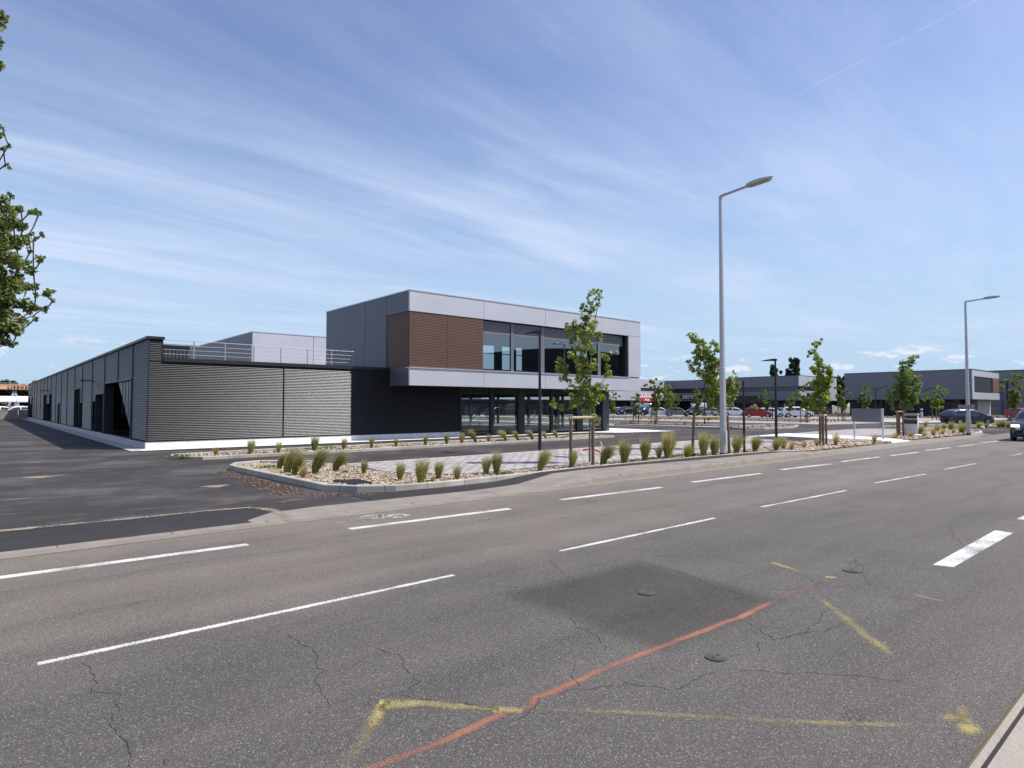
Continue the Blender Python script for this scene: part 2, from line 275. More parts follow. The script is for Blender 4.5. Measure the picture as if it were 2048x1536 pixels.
# ------------------------------------------------------------------ mesh helpers
class MB:
    def __init__(s): s.v = []; s.f = []; s.uv = None; s.sm = False; s.mi = []
    def add(s, vs, fs, uvs=None):
        o = len(s.v); s.v += [tuple(v) for v in vs]; s.f += [tuple(i+o for i in f) for f in fs]
        if uvs is not None:
            if s.uv is None: s.uv = []
            s.uv += uvs
        return s
    def box(s, x0, x1, y0, y1, z0, z1):
        return s.add([(x0,y0,z0),(x1,y0,z0),(x1,y1,z0),(x0,y1,z0),(x0,y0,z1),(x1,y0,z1),(x1,y1,z1),(x0,y1,z1)], [(0,3,2,1),(4,5,6,7),(0,1,5,4),(1,2,6,5),(2,3,7,6),(3,0,4,7)])
    def obox(s, c, ax, ay, az):
        c, ax, ay, az = map(Vector, (c, ax, ay, az)); vs = [c+ax*i+ay*j+az*k for k in (-1, 1) for i, j in ((-1,-1),(1,-1),(1,1),(-1,1))]
        return s.add(vs, [(0,3,2,1),(4,5,6,7),(0,1,5,4),(1,2,6,5),(2,3,7,6),(3,0,4,7)])
    def tube(s, pts, rad, n=10, cap=True, flat=1.):
        pts = [Vector(p) for p in pts]; rad = rad if isinstance(rad, (list, tuple)) else [rad]*len(pts); rings = []
        up = Vector((0, 0, 1))
        for i, p in enumerate(pts):
            d = (pts[min(i+1, len(pts)-1)]-pts[max(i-1, 0)]).normalized()
            a = d.cross(up if abs(d.z) < .95 else Vector((1, 0, 0))).normalized(); b = a.cross(d).normalized()
            rings.append([p+(a*math.cos(t)+b*math.sin(t)*flat)*rad[i] for t in (2*math.pi*k/n for k in range(n))])
        vs = [v for r_ in rings for v in r_]; fs = []
        for i in range(len(pts)-1):
            for k in range(n): fs.append((i*n+k, i*n+(k+1) % n, (i+1)*n+(k+1) % n, (i+1)*n+k))
        if cap: fs += [tuple(range(n-1, -1, -1)), tuple((len(pts)-1)*n+k for k in range(n))]
        return s.add(vs, fs)
    def poly(s, pts, z=None):
        vs = [(p[0], p[1], p[2] if z is None else z) for p in pts]; return s.add(vs, [tuple(range(len(vs)))])
    def prism(s, pts, z0, z1):
        n = len(pts); vs = [(p[0], p[1], z0) for p in pts]+[(p[0], p[1], z1) for p in pts]
        return s.add(vs, [tuple(range(n, 2*n)), tuple(range(n-1, -1, -1))]+[(i, (i+1) % n, n+(i+1) % n, n+i) for i in range(n)])
    def ico(s, c, r, sq=(1, 1, 1)):
        t = (1+5**.5)/2; P = [(-1,t,0),(1,t,0),(-1,-t,0),(1,-t,0),(0,-1,t),(0,1,t),(0,-1,-t),(0,1,-t),(t,0,-1),(t,0,1),(-t,0,-1),(-t,0,1)]
        F = [(0,11,5),(0,5,1),(0,1,7),(0,7,10),(0,10,11),(1,5,9),(5,11,4),(11,10,2),(10,7,6),(7,1,8),(3,9,4),(3,4,2),(3,2,6),(3,6,8),(3,8,9),(4,9,5),(2,4,11),(6,2,10),(8,6,7),(9,8,1)]
        k = r/1.9; return s.add([(c[0]+p[0]*k*sq[0], c[1]+p[1]*k*sq[1], c[2]+p[2]*k*sq[2]) for p in P], F)
    def build(s, name, m, parent=None, smooth=False, **tags):
        me = bpy.data.meshes.new(name); me.from_pydata(s.v, [], s.f)
        if s.uv is not None:
            l = me.uv_layers.new(name='UVMap'); vi = np.empty(len(me.loops), dtype=np.int32); me.loops.foreach_get('vertex_index', vi)
            l.data.foreach_set('uv', np.array(s.uv, dtype=np.float32)[vi].ravel())
        for x in (m if isinstance(m, (list, tuple)) else [m]): me.materials.append(x)
        if s.mi: me.polygons.foreach_set('material_index', s.mi)
        if smooth: me.polygons.foreach_set('use_smooth', [True]*len(me.polygons))
        me.update(); o = bpy.data.objects.new(name, me); COL.objects.link(o)
        if parent: o.parent = parent; o.matrix_parent_inverse = Matrix.Translation(-parent.location) if parent.rotation_euler[2] == 0 else Matrix.Identity(4)
        for k, v in tags.items(): o[k] = v
        return o
def tag(o, label=None, category=None, group=None, kind=None):
    for k, v in (('label', label), ('category', category), ('group', group), ('kind', kind)):
        if v: o[k] = v
    return o
def thing(name, label, cat, loc=(0, 0, 0), group=None):
    o = bpy.data.objects.new(name, None); COL.objects.link(o); o.location = loc; o.empty_display_size = .2; return tag(o, label, cat, group)
def copy_tree(o, parent=None):
    c = o.copy(); COL.objects.link(c); c.parent = parent
    if parent: c.matrix_parent_inverse = o.matrix_parent_inverse.copy()
    for ch in list(o.children): copy_tree(ch, c)
    return c
def struct(name, mb, m, **k): return tag(mb.build(name, m, **k), kind='structure')
def strip_mb(pts, width, z, mb=None, wear=.5, jit=0., seg=0):
    """flat ribbon; u 0..1 across, v carries a wear offset"""
    mb = mb or MB(); P = [Vector((p[0], p[1])) for p in pts]
    if seg:
        Q = []
        for a, b in zip(P[:-1], P[1:]):
            n = max(1, int((b-a).length/seg)); Q += [a+(b-a)*i/n for i in range(n)]
        P = Q+[P[-1]]
    W = width if isinstance(width, (list, tuple)) else [width]*len(P)
    if len(W) != len(P): W = [W[min(len(W)-1, int(i*len(W)/len(P)))] for i in range(len(P))]
    vs = []; uvs = []
    for i, p in enumerate(P):
        d = (P[min(i+1, len(P)-1)]-P[max(i-1, 0)]).normalized(); n = Vector((-d.y, d.x)); j = random.uniform(-jit, jit)
        wv = wear[min(len(wear)-1, int(i*len(wear)/len(P)))] if isinstance(wear, (list, tuple)) else wear
        for sgn, u_ in ((1, 0.), (0, .5), (-1, 1.)):
            q = p+n*(W[i]*.5*sgn+j); vs.append((q.x, q.y, z)); uvs.append((u_, wv))
    fs = []
    for i in range(len(P)-1):
        for k in (0, 1): fs.append((3*i+k, 3*i+k+1, 3*i+k+4, 3*i+k+3))
    return mb.add(vs, fs, uvs)
def kerb(name, pts, width=.15, h=.17, z0=0., closed=False, block=1.0, hts=None):
    P = [Vector((p[0], p[1])) for p in pts]; n = len(P); vs = []; uvs = []; u_ = 0
    for i, p in enumerate(P):
        if closed: a, b = P[i-1], P[(i+1) % n]
        else: a, b = P[max(i-1, 0)], P[min(i+1, n-1)]
        if i: u_ += (p-P[i-1]).length
        d1 = (p-a).normalized() if (p-a).length > 0 else (b-p).normalized(); d2 = (b-p).normalized() if (b-p).length > 0 else d1
        d = (d1+d2).normalized(); nn = Vector((-d.y, d.x)); k = 1/max(.5, nn.dot(Vector((-d1.y, d1.x))))
        H = hts[i] if hts else h
        for off, z in ((0, z0-.05), (0, z0+H-.015), (.015, z0+H), (width-.015, z0+H), (width, z0+H-.015), (width, z0-.05)):
            q = p+nn*off*k; vs.append((q.x, q.y, z)); uvs.append((u_/block, 0))
    fs = []; m = n if closed else n-1
    for i in range(m):
        j = (i+1) % n
        for k in range(5): fs.append((i*6+k, i*6+k+1, j*6+k+1, j*6+k))
    if not closed: fs += [tuple(range(6)), tuple((n-1)*6+k for k in range(5, -1, -1))]
    mb = MB().add(vs, fs, uvs); return struct(name, mb, M_kerb)

# ------------------------------------------------------------------ ground, roads, pavements
struct('ground', MB().poly([(-900, -900), (1800, -900), (1800, 1800), (-900, 1800)], -.03), M_field)
struct('road', MB().poly([(-80, .95), (420, .95), (420, 10.05), (-80, 10.05)], 0), M_road)
struct('car_park', MB().poly([(-60, 10.05), (160, 10.05), (160, 120), (-60, 120)], -.002), M_fore)
mb = MB(); mb.prism([(-60, -4.5), (160, -4.5), (160, .87), (-60, .87)], -.05, .012); struct('near_pavement', mb, mat('beige_slab', (.33, .285, .24), .9, var=.12, vscale=2, bump=.5, bscale=35))
mb = MB(); mb.prism([(-60, .87), (160, .87), (160, .893), (-60, .893)], -.05, .006); struct('kerb_gap', mb, M_crack)
mb = MB(); mb.prism([(-60, .893), (160, .893), (160, .93), (-60, .93)], -.05, .010); struct('near_kerb', mb, MAT['beige_slab'])
struct('verge', MB().poly([(-80, -90), (160, -90), (160, -4.5), (-80, -4.5)], 0), M_fore)

# far pavement with its ramped kerb
def hz_at(X):
    for x0, z0, x1, z1 in ((-100, .006, 9.6, .006), (9.6, .006, 11.3, .125), (11.3, .125, 22.8, .125), (22.8, .125, 25.8, .012), (25.8, .012, 500, .012)):
        if x0 <= X <= x1: return z0+(z1-z0)*(X-x0)/(x1-x0)
front = [(3.35, 10.4), (3.9, 10.9), (4.7, 11.0), (6.1, 10.95), (8.1, 10.85), (9.6, 11.0), (11.2, 11.42), (12.6, 11.5), (15.1, 11.35), (17.4, 11.15), (20, 11.1), (22.8, 11.0), (24.6, 10.95), (25.8, 11.0), (31.8, 11.0), (38.6, 11.2), (46.0, 10.9), (49.5, 10.9)]
mb = MB(); vs = []; fs = []
for i, (X, Y) in enumerate(front): z = hz_at(X); vs += [(X, 10.18, z), (X, Y, z)]
for i in range(len(front)-1): fs.append((2*i, 2*i+2, 2*i+3, 2*i+1))
struct('far_pavement', mb.add(vs, fs), M_walk)
kf = [(5.7, 11.82), (6.4, 11.78), (8.1, 11.72), (12.5, 11.90), (18.5, 11.78), (24.5, 11.22)]
def lerp(tab, X):
    for (a, b), (c, d) in zip(tab[:-1], tab[1:]):
        if a <= X <= c: return b+(d-b)*(X-a)/(c-a)
    return tab[0][1] if X < tab[0][0] else tab[-1][1]
mb = MB(); vs = []; fs = []; xs = [5.9, 7, 8.1, 9.6, 11.2, 12.6, 15.1, 17.4, 20, 22.8, 24.4]
for X in xs: z = hz_at(X)+.001; vs += [(X, lerp(front, X), z), (X, lerp(kf, X)+.05, z)]
for i in range(len(xs)-1): fs.append((2*i, 2*i+2, 2*i+3, 2*i+1))
struct('asphalt_edge_strip', mb.add(vs, fs), M_strip)
M_kerbold = mat('old_kerb_concrete', (.25, .215, .18), .92, var=.15, vscale=2.5, bump=.3, bscale=60)
mb = MB(); vs = []; fs = []; xs = [-20, 3, 9.6, 11.3, 11.31, 17, 22.8, 25.8, 46]
for X in xs: z = hz_at(X); vs += [(X, 10.02, .0), (X, 10.05, max(z-.02, .004)), (X, 10.07, z+.001), (X, 10.18, z+.001)]
for i in range(len(xs)-1):
    for k in range(3): fs.append((4*i+k, 4*i+4+k, 4*i+5+k, 4*i+1+k))
struct('far_kerb', mb.add(vs, fs), M_kerbold)
mb = MB(); x = -14.
while x < 46:
    if not 10 < x < 11.2: z = hz_at(x); mb.box(x, x+.009, 10.04, 10.18, z-.01, z+.004)
    x += 1.0+.35*(x < 5)
struct('kerb_joint', mb, M_crack)
mb = MB(); vs = []; fs = []
for X in (-20, 5, 10, 15, 22, 30, 45): vs += [(X, 9.72, .004), (X, 10.02, .004)]
for i in range(6): fs.append((2*i, 2*i+2, 2*i+3, 2*i+1))
struct('gutter', mb.add(vs, fs), mat('gutter_concrete', (.235, .20, .165), .92, var=.14, vscale=2, bump=.3, bscale=70))
# dark fresh asphalt tongue at the entrance
tg = [G(*p) for p in ((0, 1108.5), (293, 1073), (572, 1041), (562, 1032), (542, 1021), (498, 1016.5), (410, 1023.6), (249, 1039.7), (0, 1063))]
tg[0] = Vector((-9, 10.2, 0)); tg[1].y = tg[2].y = 10.2; tg[-1] = Vector((-9, 12.4, 0)); tg.insert(-1, Vector(G(0, 1063)))
struct('asphalt_patch', MB().poly(tg, .002), M_strip)
struct('sand_line', strip_mb([(-9, 12.45), G(0, 1063), G(249, 1039), G(410, 1023), G(498, 1016), G(542, 1020), G(566, 1031), G(585, 1044)], [.12, .12, .14, .1, .2, .35, .3, .3], .010, wear=.62, jit=.02, seg=.25), M_sand)
mb = MB()
for (x, y), r1, r2, wv in ((( 82, 954), .7, .5, .75), ((428, 973), .42, .35, .72), ((66, 925), .5, .5, .5), ((600, 1000), .9, .25, .35), ((20, 1000), .6, .3, .45), ((300, 985), .8, .3, .3)):
    c = G(x, y); vs = [(c.x, c.y, .006)]; uvs = [(.5, wv)]
    for k in range(20): t = k*math.pi/10; q = 1+.2*math.sin(3*t+x); vs.append((c.x+math.cos(t)*r1*q, c.y+math.sin(t)*r2*q, .006)); uvs.append((0., wv))
    mb.add(vs, [(0, k+1, (k+1) % 20+1) for k in range(20)], uvs)
struct('sand_patch', mb, M_sand)

# road markings
def rect(mb, x0, x1, y0, y1, z=.0016, sk=.0): return mb.poly([(x0, y0), (x1, y0+sk), (x1, y1+sk), (x0, y1)], z)
mb = MB()
for x0, x1, y in ((-8.0, -5.0, 8.74), (-3.9, -.9, 8.74)): rect(mb, x0, x1, y-.07, y+.07)
for a, b in (((-60, 1163), (488, 1090)), ((705, 1057), (1015, 1018)), ((1125, 999), (1320, 975)), ((1387, 964), (1520, 947)), ((1565, 939), (1660, 928)), ((1685, 923), (1757, 914)), ((1783, 911), (1838, 904.5)), ((1852, 901), (1899, 895.5)), ((1916, 893), (1952, 889)), ((1960, 886), (1995, 882.5))):
    p, q = G(*a), G(*b); rect(mb, p.x-.05, q.x+.05, p.y-.075, p.y+.075, sk=q.y-p.y)
o = struct('bike_lane_line', mb, M_white)
mb = MB()
for a, b in (((75, 1328), (908, 1150)), ((1120, 1102), (1430, 1036)), ((1523, 1014), (1692, 981)), ((1750, 966), (1852, 948)), ((1888, 939), (1952, 927)), ((2022, 911), (2044, 907))):
    p, q = G(*a), G(*b); strip_mb([p, q], .085, .0016, mb, .62, seg=.3)
struct('centre_line', mb, M_white_old)
mb = MB(); mb.poly([(8.53, 2.15), (11.46, 2.15), (11.5, 2.37), (8.47, 2.34)], .0016); mb.poly([(12.95, 2.15), (15.9, 2.15), (15.9, 2.37), (12.9, 2.37)], .0016); mb.poly([(17.4, 2.15), (20.3, 2.15), (20.3, 2.37), (17.4, 2.37)], .0016)
struct('broad_lane_dash', mb, M_white)
mb = MB()   # bicycle pictogram, painted large on the cycle strip
def ring(mb, cx, cy, r0, r1, sx=1.):
    vs = []; n = 20
    for k in range(n): t = 2*math.pi*k/n; vs += [(cx+math.cos(t)*r0*sx, cy+math.sin(t)*r0, .0018), (cx+math.cos(t)*r1*sx, cy+math.sin(t)*r1, .0018)]
    mb.add(vs, [(2*k, 2*k+1, (2*k+3) % (2*n), (2*k+2) % (2*n)) for k in range(n)])
ring(mb, 5.05, 9.42, .10, .19); ring(mb, 5.42, 9.22, .10, .19)
for a, b, w_ in (((4.35, 9.27), (5.0, 9.42), .06), ((5.0, 9.42), (5.25, 9.18), .05), ((5.25, 9.18), (5.42, 9.22), .05), ((4.9, 9.3), (5.3, 9.45), .05), ((5.1, 9.16), (5.2, 9.5), .05)):
    a, b = Vector(a), Vector(b); n = (b-a).normalized(); n = Vector((-n.y, n.x))*w_/2; mb.poly([a-n, b-n, b+n, a+n], .0018)
struct('bicycle_marking', mb, M_bicy)
struct('spray_line', strip_mb([(1.0, 2.94), (1.57, 2.93), (2.0, 2.90), (2.42, 2.92), (2.62, 2.86), (2.72, 2.94), (2.85, 2.93), (3.62, 2.94), (4.52, 2.90), (5.1, 2.87), (5.92, 2.90), (7.0, 2.89)], .098, .0022, wear=[.62, .7, .72, .6, .62, .72, .78, .78, .80, .6, .5, .42, .32], jit=.006, seg=.09), M_orange)
mb = MB()
for pts, wd, wv in (([(1.38, 2.95), (1.6, 3.12), (1.80, 3.33), (1.95, 3.49)], [.07, .09, .09, .06], [.38, .5, .58, .75]),
                    ([(1.93, 3.50), (1.99, 3.46)], .09, 1.1), ([(1.95, 3.49), (2.15, 3.33), (2.46, 2.97)], [.09, .08, .05], [.8, .66, .5]), ([(2.42, 2.99), (2.50, 2.93), (2.55, 2.86)], .06, .85),
                    ([(2.6, 2.86), (2.85, 2.60), (3.11, 2.34), (3.5, 1.91), (3.9, 1.5), (4.32, 1.10)], .055, [.38, .5, .60, .62, .45, .5, .42, .35]),
                    ([(4.26, 1.04), (4.32, 1.045), (4.38, 1.05), (4.44, 1.06)], .09, [.5, .78, .8, .5]), ([(4.36, 1.18), (4.42, 1.15), (4.49, 1.11), (4.54, 1.08)], .08, [.5, .75, .7, .45]), ([(4.42, 1.06), (4.48, 1.10), (4.54, 1.12), (4.64, 1.14)], .06, [.7, .7, .6, .3]),
                    ([(7.15, 3.60), (7.0, 3.22), (6.98, 2.88)], [.08, .07, .05], [.85, .75, .4]), ([(6.98, 2.93), (7.05, 2.85)], .07, 1.0),
                    ([(6.25, 2.72), (6.09, 2.56), (5.69, 2.19), (5.35, 1.87), (5.08, 1.60)], [.07, .08, .09, .09, .07], [.38, .62, .82, .7, .55, .78, .4]),
                    ([(7.0, 2.6), (6.98, 2.0), (6.93, 1.5), (6.9, 1.1)], .05, [.3, .35, .72, .3, .45, .4])):
    strip_mb(pts, [q_*1.9 for q_ in wd] if isinstance(wd, list) else wd*1.9, .003, mb, wv, .005, .06)
struct('yellow_spray_marking', mb, M_yellow)
def soft_patch(name, pts, m, f=.14):
    c = sum((Vector(p) for p in pts), Vector((0, 0)))/len(pts); n = len(pts); vs = []; uvs = []
    for k, v_ in ((1-f, 1.), (1+f, 0.)):
        for p in pts: q = c+(Vector(p)-c)*k; vs.append((q.x, q.y, .0008)); uvs.append((0., v_))
    struct(name, MB().add(vs, [tuple(range(n))]+[(i, (i+1) % n, n+(i+1) % n, n+i) for i in range(n)], uvs), m)
def feather(m):
    t = m.node_tree; b = t.nodes['Principled BSDF']; uv = t.nodes.new('ShaderNodeUVMap'); sx = t.nodes.new('ShaderNodeSeparateXYZ'); t.links.new(uv.outputs[0], sx.inputs[0]); tcn = t.nodes.new('ShaderNodeTexCoord')
    n = t.nodes.new('ShaderNodeTexNoise'); n.inputs['Scale'].default_value = 26; n.inputs['Detail'].default_value = 5; t.links.new(tcn.outputs['Object'], n.inputs['Vector'])
    ad = t.nodes.new('ShaderNodeMath'); t.links.new(sx.outputs[1], ad.inputs[0]); t.links.new(n.outputs['Fac'], ad.inputs[1]); mr = t.nodes.new('ShaderNodeMapRange'); mr.inputs[1].default_value = .55; mr.inputs[2].default_value = 1.6; mr.inputs[4].default_value = .38; t.links.new(ad.outputs[0], mr.inputs[0])
    tr = t.nodes.new('ShaderNodeBsdfTransparent'); mx = t.nodes.new('ShaderNodeMixShader'); t.links.new(mr.outputs[0], mx.inputs[0]); t.links.new(tr.outputs[0], mx.inputs[1]); t.links.new(b.outputs[0], mx.inputs[2]); t.links.new(mx.outputs[0], t.nodes['Material Output'].inputs[0]); return m
soft_patch('road_patch', [(3.98, 2.85), (5.86, 2.87), (5.98, 4.66), (4.0, 4.70)], feather(M_patch))
for k, (c, r_, lb) in enumerate(((G(1294, 1187), .085, 'small round iron cover set in the square road patch'), (G(1432, 1316), .075, 'round iron valve cover with two slots beside the orange spray line'), (G(1705, 1142), .10, 'worn iron cover in cracked road near the yellow arrow tip'))):
    t = thing('manhole_cover', lb, 'manhole cover', (c.x, c.y, 0))
    m1 = MB().tube([(c.x, c.y, -.01), (c.x, c.y, .010)], r_, 24); m1.build('rim', M_cast, t)
    m2 = MB().tube([(c.x, c.y, .0), (c.x, c.y, .013)], r_*.78, 24); m2.build('lid', M_cast, t)
    for sg in (-1, 1): MB().box(c.x+sg*r_*.36-r_*.2, c.x+sg*r_*.36+r_*.2, c.y-r_*.1, c.y+r_*.1, .0, .0145).build('slot', M_black, t)
# cracks
mb = MB()
def crack(pts, wd=.0045, z=.0026):
    P = [G(*p) for p in pts]; Q = [P[0].to_2d()]
    for a, b in zip(P[:-1], P[1:]):
        a, b = a.to_2d(), b.to_2d(); n = max(2, int((b-a).length/.035)); d = (b-a).normalized(); nn = Vector((-d.y, d.x)); off = 0
        for i in range(1, n): off = off*.8+random.gauss(0, .011); Q.append(a+(b-a)*i/n+nn*off)
        Q.append(b)
    strip_mb(Q, [wd*random.uniform(.35, 1.3) for _ in Q], z, mb)
for c_ in ([(160, 1325), (190, 1355), (182, 1385), (232, 1385), (222, 1435), (255, 1490), (262, 1536)], [(575, 1272), (625, 1295), (650, 1340), (630, 1365), (660, 1410)], [(735, 1290), (800, 1312), (832, 1370), (810, 1395)],
           [(780, 1388), (860, 1400), (1000, 1420), (1020, 1430)], [(735, 1405), (745, 1430), (735, 1450)], [(1550, 1130), (1600, 1150), (1660, 1175), (1720, 1172)], [(1670, 1150), (1720, 1130), (1800, 1120)], [(1700, 1105), (1720, 1130), (1740, 1170), (1830, 1182)],
           [(1735, 1130), (1880, 1140), (1930, 1155)], [(1470, 1180), (1580, 1180), (1650, 1165)], [(1300, 1128), (1420, 1168), (1510, 1198)], [(1425, 1250), (1455, 1262)], [(1460, 1232), (1520, 1262), (1545, 1280), (1620, 1265)], [(1520, 1285), (1520, 1305)], [(1545, 1280), (1650, 1262), (1690, 1240)],
           [(1140, 1235), (1200, 1280), (1210, 1300)], [(1120, 1390), (1250, 1365), (1340, 1380), (1430, 1345), (1445, 1325)], [(1150, 1330), (1140, 1350), (1160, 1372)], [(950, 1168), (1080, 1182)], [(1100, 1120), (1150, 1165), (1130, 1180)], [(1610, 1345), (1800, 1362)], [(1900, 1050), (1905, 1075), (1960, 1110)], [(1750, 1062), (1800, 1080), (1860, 1092)],
           [(1095, 1375), (1060, 1420), (1035, 1440)], [(330, 1530), (335, 1510)], [(1480, 1340), (1600, 1348)], [(1660, 1212), (1640, 1240), (1610, 1265)], [(1500, 1130), (1440, 1115), (1300, 1112)]): crack(c_)
struct('road_crack', mb, M_crack)

# ------------------------------------------------------------------ beds, pavers, islands in front of the building
kerb('planter_kerb', [(24.6, 11.18), (22.0, 11.50), (18.5, 11.78), (12.5, 11.90), (8.1, 11.72), (6.9, 11.85), (6.2, 12.25), (5.75, 12.95), (5.55, 18.9), (5.9, 19.6), (6.7, 19.8), (7.9, 18.95), (8.5, 17.5)][::-1], .15, .2, 0., hts=[.05, .15, .155, .155, .145, .14, .14, .135, .13, .13, .13, .13, .11])
struct('gravel_bed', MB().poly([(24.4, 11.6), (22, 11.6), (18.5, 11.9), (12.5, 12.0), (8.1, 11.85), (6.4, 12.3), (5.9, 13), (5.7, 18.9), (6.0, 19.5), (6.7, 19.6), (7.8, 18.8), (8.4, 17.4), (8.3, 14.8), (9.2, 13.0), (26, 12.95), (30, 13.9), (34.2, 13.9), (34.3, 11.6), (28, 11.6)], .085), M_grav)
vs = []
for X in (24.35, 26, 28, 30, 32, 34.35): vs += [(X, 11.02, .005), (X, 11.2, .05), (X, 11.62, .086)]
struct('gravel_slope', MB().add(vs, [(3*i+k, 3*i+3+k, 3*i+4+k, 3*i+1+k) for i in range(5) for k in (0, 1)]), M_grav)
struct('paver_bay', MB().poly([(8.5, 17.35), (8.3, 14.8), (9.3, 13.0), (26, 12.9), (30.2, 13.9), (34.0, 13.9), (33.4, 17.7)], .095), M_pav)
kerb('paver_edging', [(8.5, 17.5), (33.4, 17.82)], .1, .097)
struct('white_path', MB().add([(x_, y_, z_) for x_, y_, z_ in [(*G(*p).to_2d(), .100) for p in ((1490, 876.5), (1574, 869.5), (1660, 873), (1740, 876.6))]+[(37.3, 12.0, .09), (36.9, 10.95, .016), (34.25, 10.98, .016), (34.35, 11.9, .095)]+[(*G(*p).to_2d(), .100) for p in ((1640, 880), (1573, 876))]], [(0, 1, 9), (1, 2, 8, 9), (2, 3, 7, 8), (3, 4, 7), (4, 5, 6, 7)]), M_slab)
struct('asphalt_bay', MB().poly([G(*p) for p in ((1499, 878), (1532, 882), (1590, 886), (1626, 885), (1640, 880), (1577, 876))], .098), M_strip)
struct('paver_bay_beyond_path', MB().poly([G(*p) for p in ((1574, 868.5), (1640, 863), (1726, 857.6), (1806, 859), (1812, 877.5), (1740, 876), (1660, 872.5))], .03), M_pav)
struct('gravel_verge', MB().poly([(34.3, 11.15), (38.6, 11.35), (46.5, 10.95), (50.2, 11.05), (53.5, 11.9), (56.8, 13.4), (58.5, 16.8), (55, 17.1), (40.0, 12.9), (35.4, 13.5)], .03), M_grav)
kerb('verge_kerb', [(46.8, 10.8), (50.4, 10.9), (53.8, 11.7), (57.1, 13.3), (58.8, 16.9), (54.6, 17.3)], .18, .1)
kerb('bed_kerb', [(28.5, 25.0), (28.2, 23.6), (26, 23.42), (16.3, 23.1), (11.3, 22.9), (5.9, 22.95), (5.15, 24.3), (5.35, 25.0), (8.1, 25.6), (12.7, 25.5), (28.2, 25.6)][::-1], .14, .11, closed=True)
struct('gravel_bed_by_building', MB().poly([(28.3, 25.4), (28.1, 23.7), (16.3, 23.2), (11.3, 23.05), (6, 23.1), (5.3, 24.3), (5.5, 24.9), (8.1, 25.5), (12.7, 25.4)], .07), M_grav)
struct('building_apron', MB().poly([(5.0, 28.75), (14, 28.55), (31.5, 28.5), (32.8, 26.9), (37.8, 26.1), (38.9, 31.5), (38.3, 46), (36, 46), (35.4, 31), (34.5, 29.9), (5.4, 29.9)], .03), M_slab)
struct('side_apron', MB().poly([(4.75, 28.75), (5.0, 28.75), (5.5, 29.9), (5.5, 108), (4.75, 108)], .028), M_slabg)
# car park rows (bays run in Y)
for nm, x0, x1, y0, y1, m in (('parking_bays', 44.2, 49.2, 28, 100, M_pav), ('parking_bays_second_row', 62, 70.5, 25.5, 100, M_pav), ('parking_bays_third_row', 88, 104, 19.5, 100, M_pav)):
    struct(nm, MB().poly([(x0, y0), (x1, y0), (x1, y1), (x0, y1)], .02), m)
struct('paver_corner', MB().poly([(62, 25.5), (73, 24.0), (76, 30), (76, 31), (62, 31)], .019), M_pav)
struct('paver_crossing', MB().poly([(76, 21.5), (112, 19.5), (112, 26), (80, 31)], .018), M_slabg)
for nm, x0, x1, y0, y1 in (('parking_island', 49.2, 53.8, 27.5, 100), ('parking_island_second', 70.7, 79, 31, 100), ('parking_island_third', 104, 110, 27, 100)):
    struct(nm, MB().poly([(x0+.1, y0+.1), (x1-.1, y0+.1), (x1-.1, y1), (x0+.1, y1)], .08), M_grav); kerb(nm+'_kerb', [(x0, y1), (x0, y0), (x1, y0), (x1, y1)], .15, .13)
kerb('island_kerb', [(45.3, 38), (44.2, 27.7), (44.6, 24.4), (46, 23.6), (51.0, 23.6), (55.6, 25.4), (56.1, 26.8), (54.0, 27.4)], .2, .14)
struct('end_island', MB().poly([(44.5, 28), (44.8, 24.6), (46.1, 23.8), (50.9, 23.8), (55.4, 25.6), (55.9, 26.8), (54, 27.6), (49.2, 28)], .09), M_grav)
kerb('long_kerb', [(66, 17.6), (70, 14.6), (60.2, 13.2)], .18, .14); kerb('lane_kerb', [(58.7, 19.6), (65.5, 18.0), (90, 13.6)], .2, .13)
struct('grass_strip', MB().poly([(59.5, 16.9), (62, 14.1), (72, 11.5), (90, 11.0), (90, 13.6), (65, 18)], .05), mat('dry_grass_ground', (.14, .125, .06), .95, var=.3, vscale=6, bump=.6, bscale=30))
struct('side_road', MB().poly([(58.9, 11.1), (53.9, 11.6), (50.2, 10.7), (50, 10.05), (110, 10.05), (110, 11.2), (72, 11.3)], .004), M_strip)

# stones: loose gravel on the beds, one scatter per bed
def inside(p, poly):
    c = False; n = len(poly)
    for i in range(n):
        a, b = poly[i], poly[i-1]
        if (a[1] > p[1]) != (b[1] > p[1]) and p[0] < (b[0]-a[0])*(p[1]-a[1])/(b[1]-a[1])+a[0]: c = not c
    return c
_ico = MB().ico((0, 0, 0), 1.); ICO_V = np.array(_ico.v); ICO_F = _ico.f
def stones(name, poly, n, z, r0, r1, label=None, mats=None):
    xs = [p[0] for p in poly]; ys = [p[1] for p in poly]; V = []; F = []; MI = []; k = 0
    while k < n:
        p = (random.uniform(min(xs), max(xs)), random.uniform(min(ys), max(ys)))
        if not inside(p, poly): continue
        r_ = r0+(r1-r0)*random.random()**2; a = random.uniform(0, 6.28); ca, sa = math.cos(a), math.sin(a)
        q = ICO_V*np.array([r_*random.uniform(.8, 1.4), r_*random.uniform(.7, 1.), r_*random.uniform(.45, .75)])*(1+rng.uniform(-.16, .16, (12, 1)))
        V.append(np.stack([q[:, 0]*ca-q[:, 1]*sa+p[0], q[:, 0]*sa+q[:, 1]*ca+p[1], q[:, 2]+z+r_*.2], 1)); F.append(k*12); MI += [random.choice((0, 0, 0, 1, 2, 2, 3))]*20; k += 1
    mb = MB(); mb.v = [tuple(v) for v in np.concatenate(V)]; mb.f = [tuple(i+o for i in f) for o in F for f in ICO_F]; mb.mi = MI
    return tag(mb.build(name, mats or M_stone), label, 'gravel', kind='stuff')
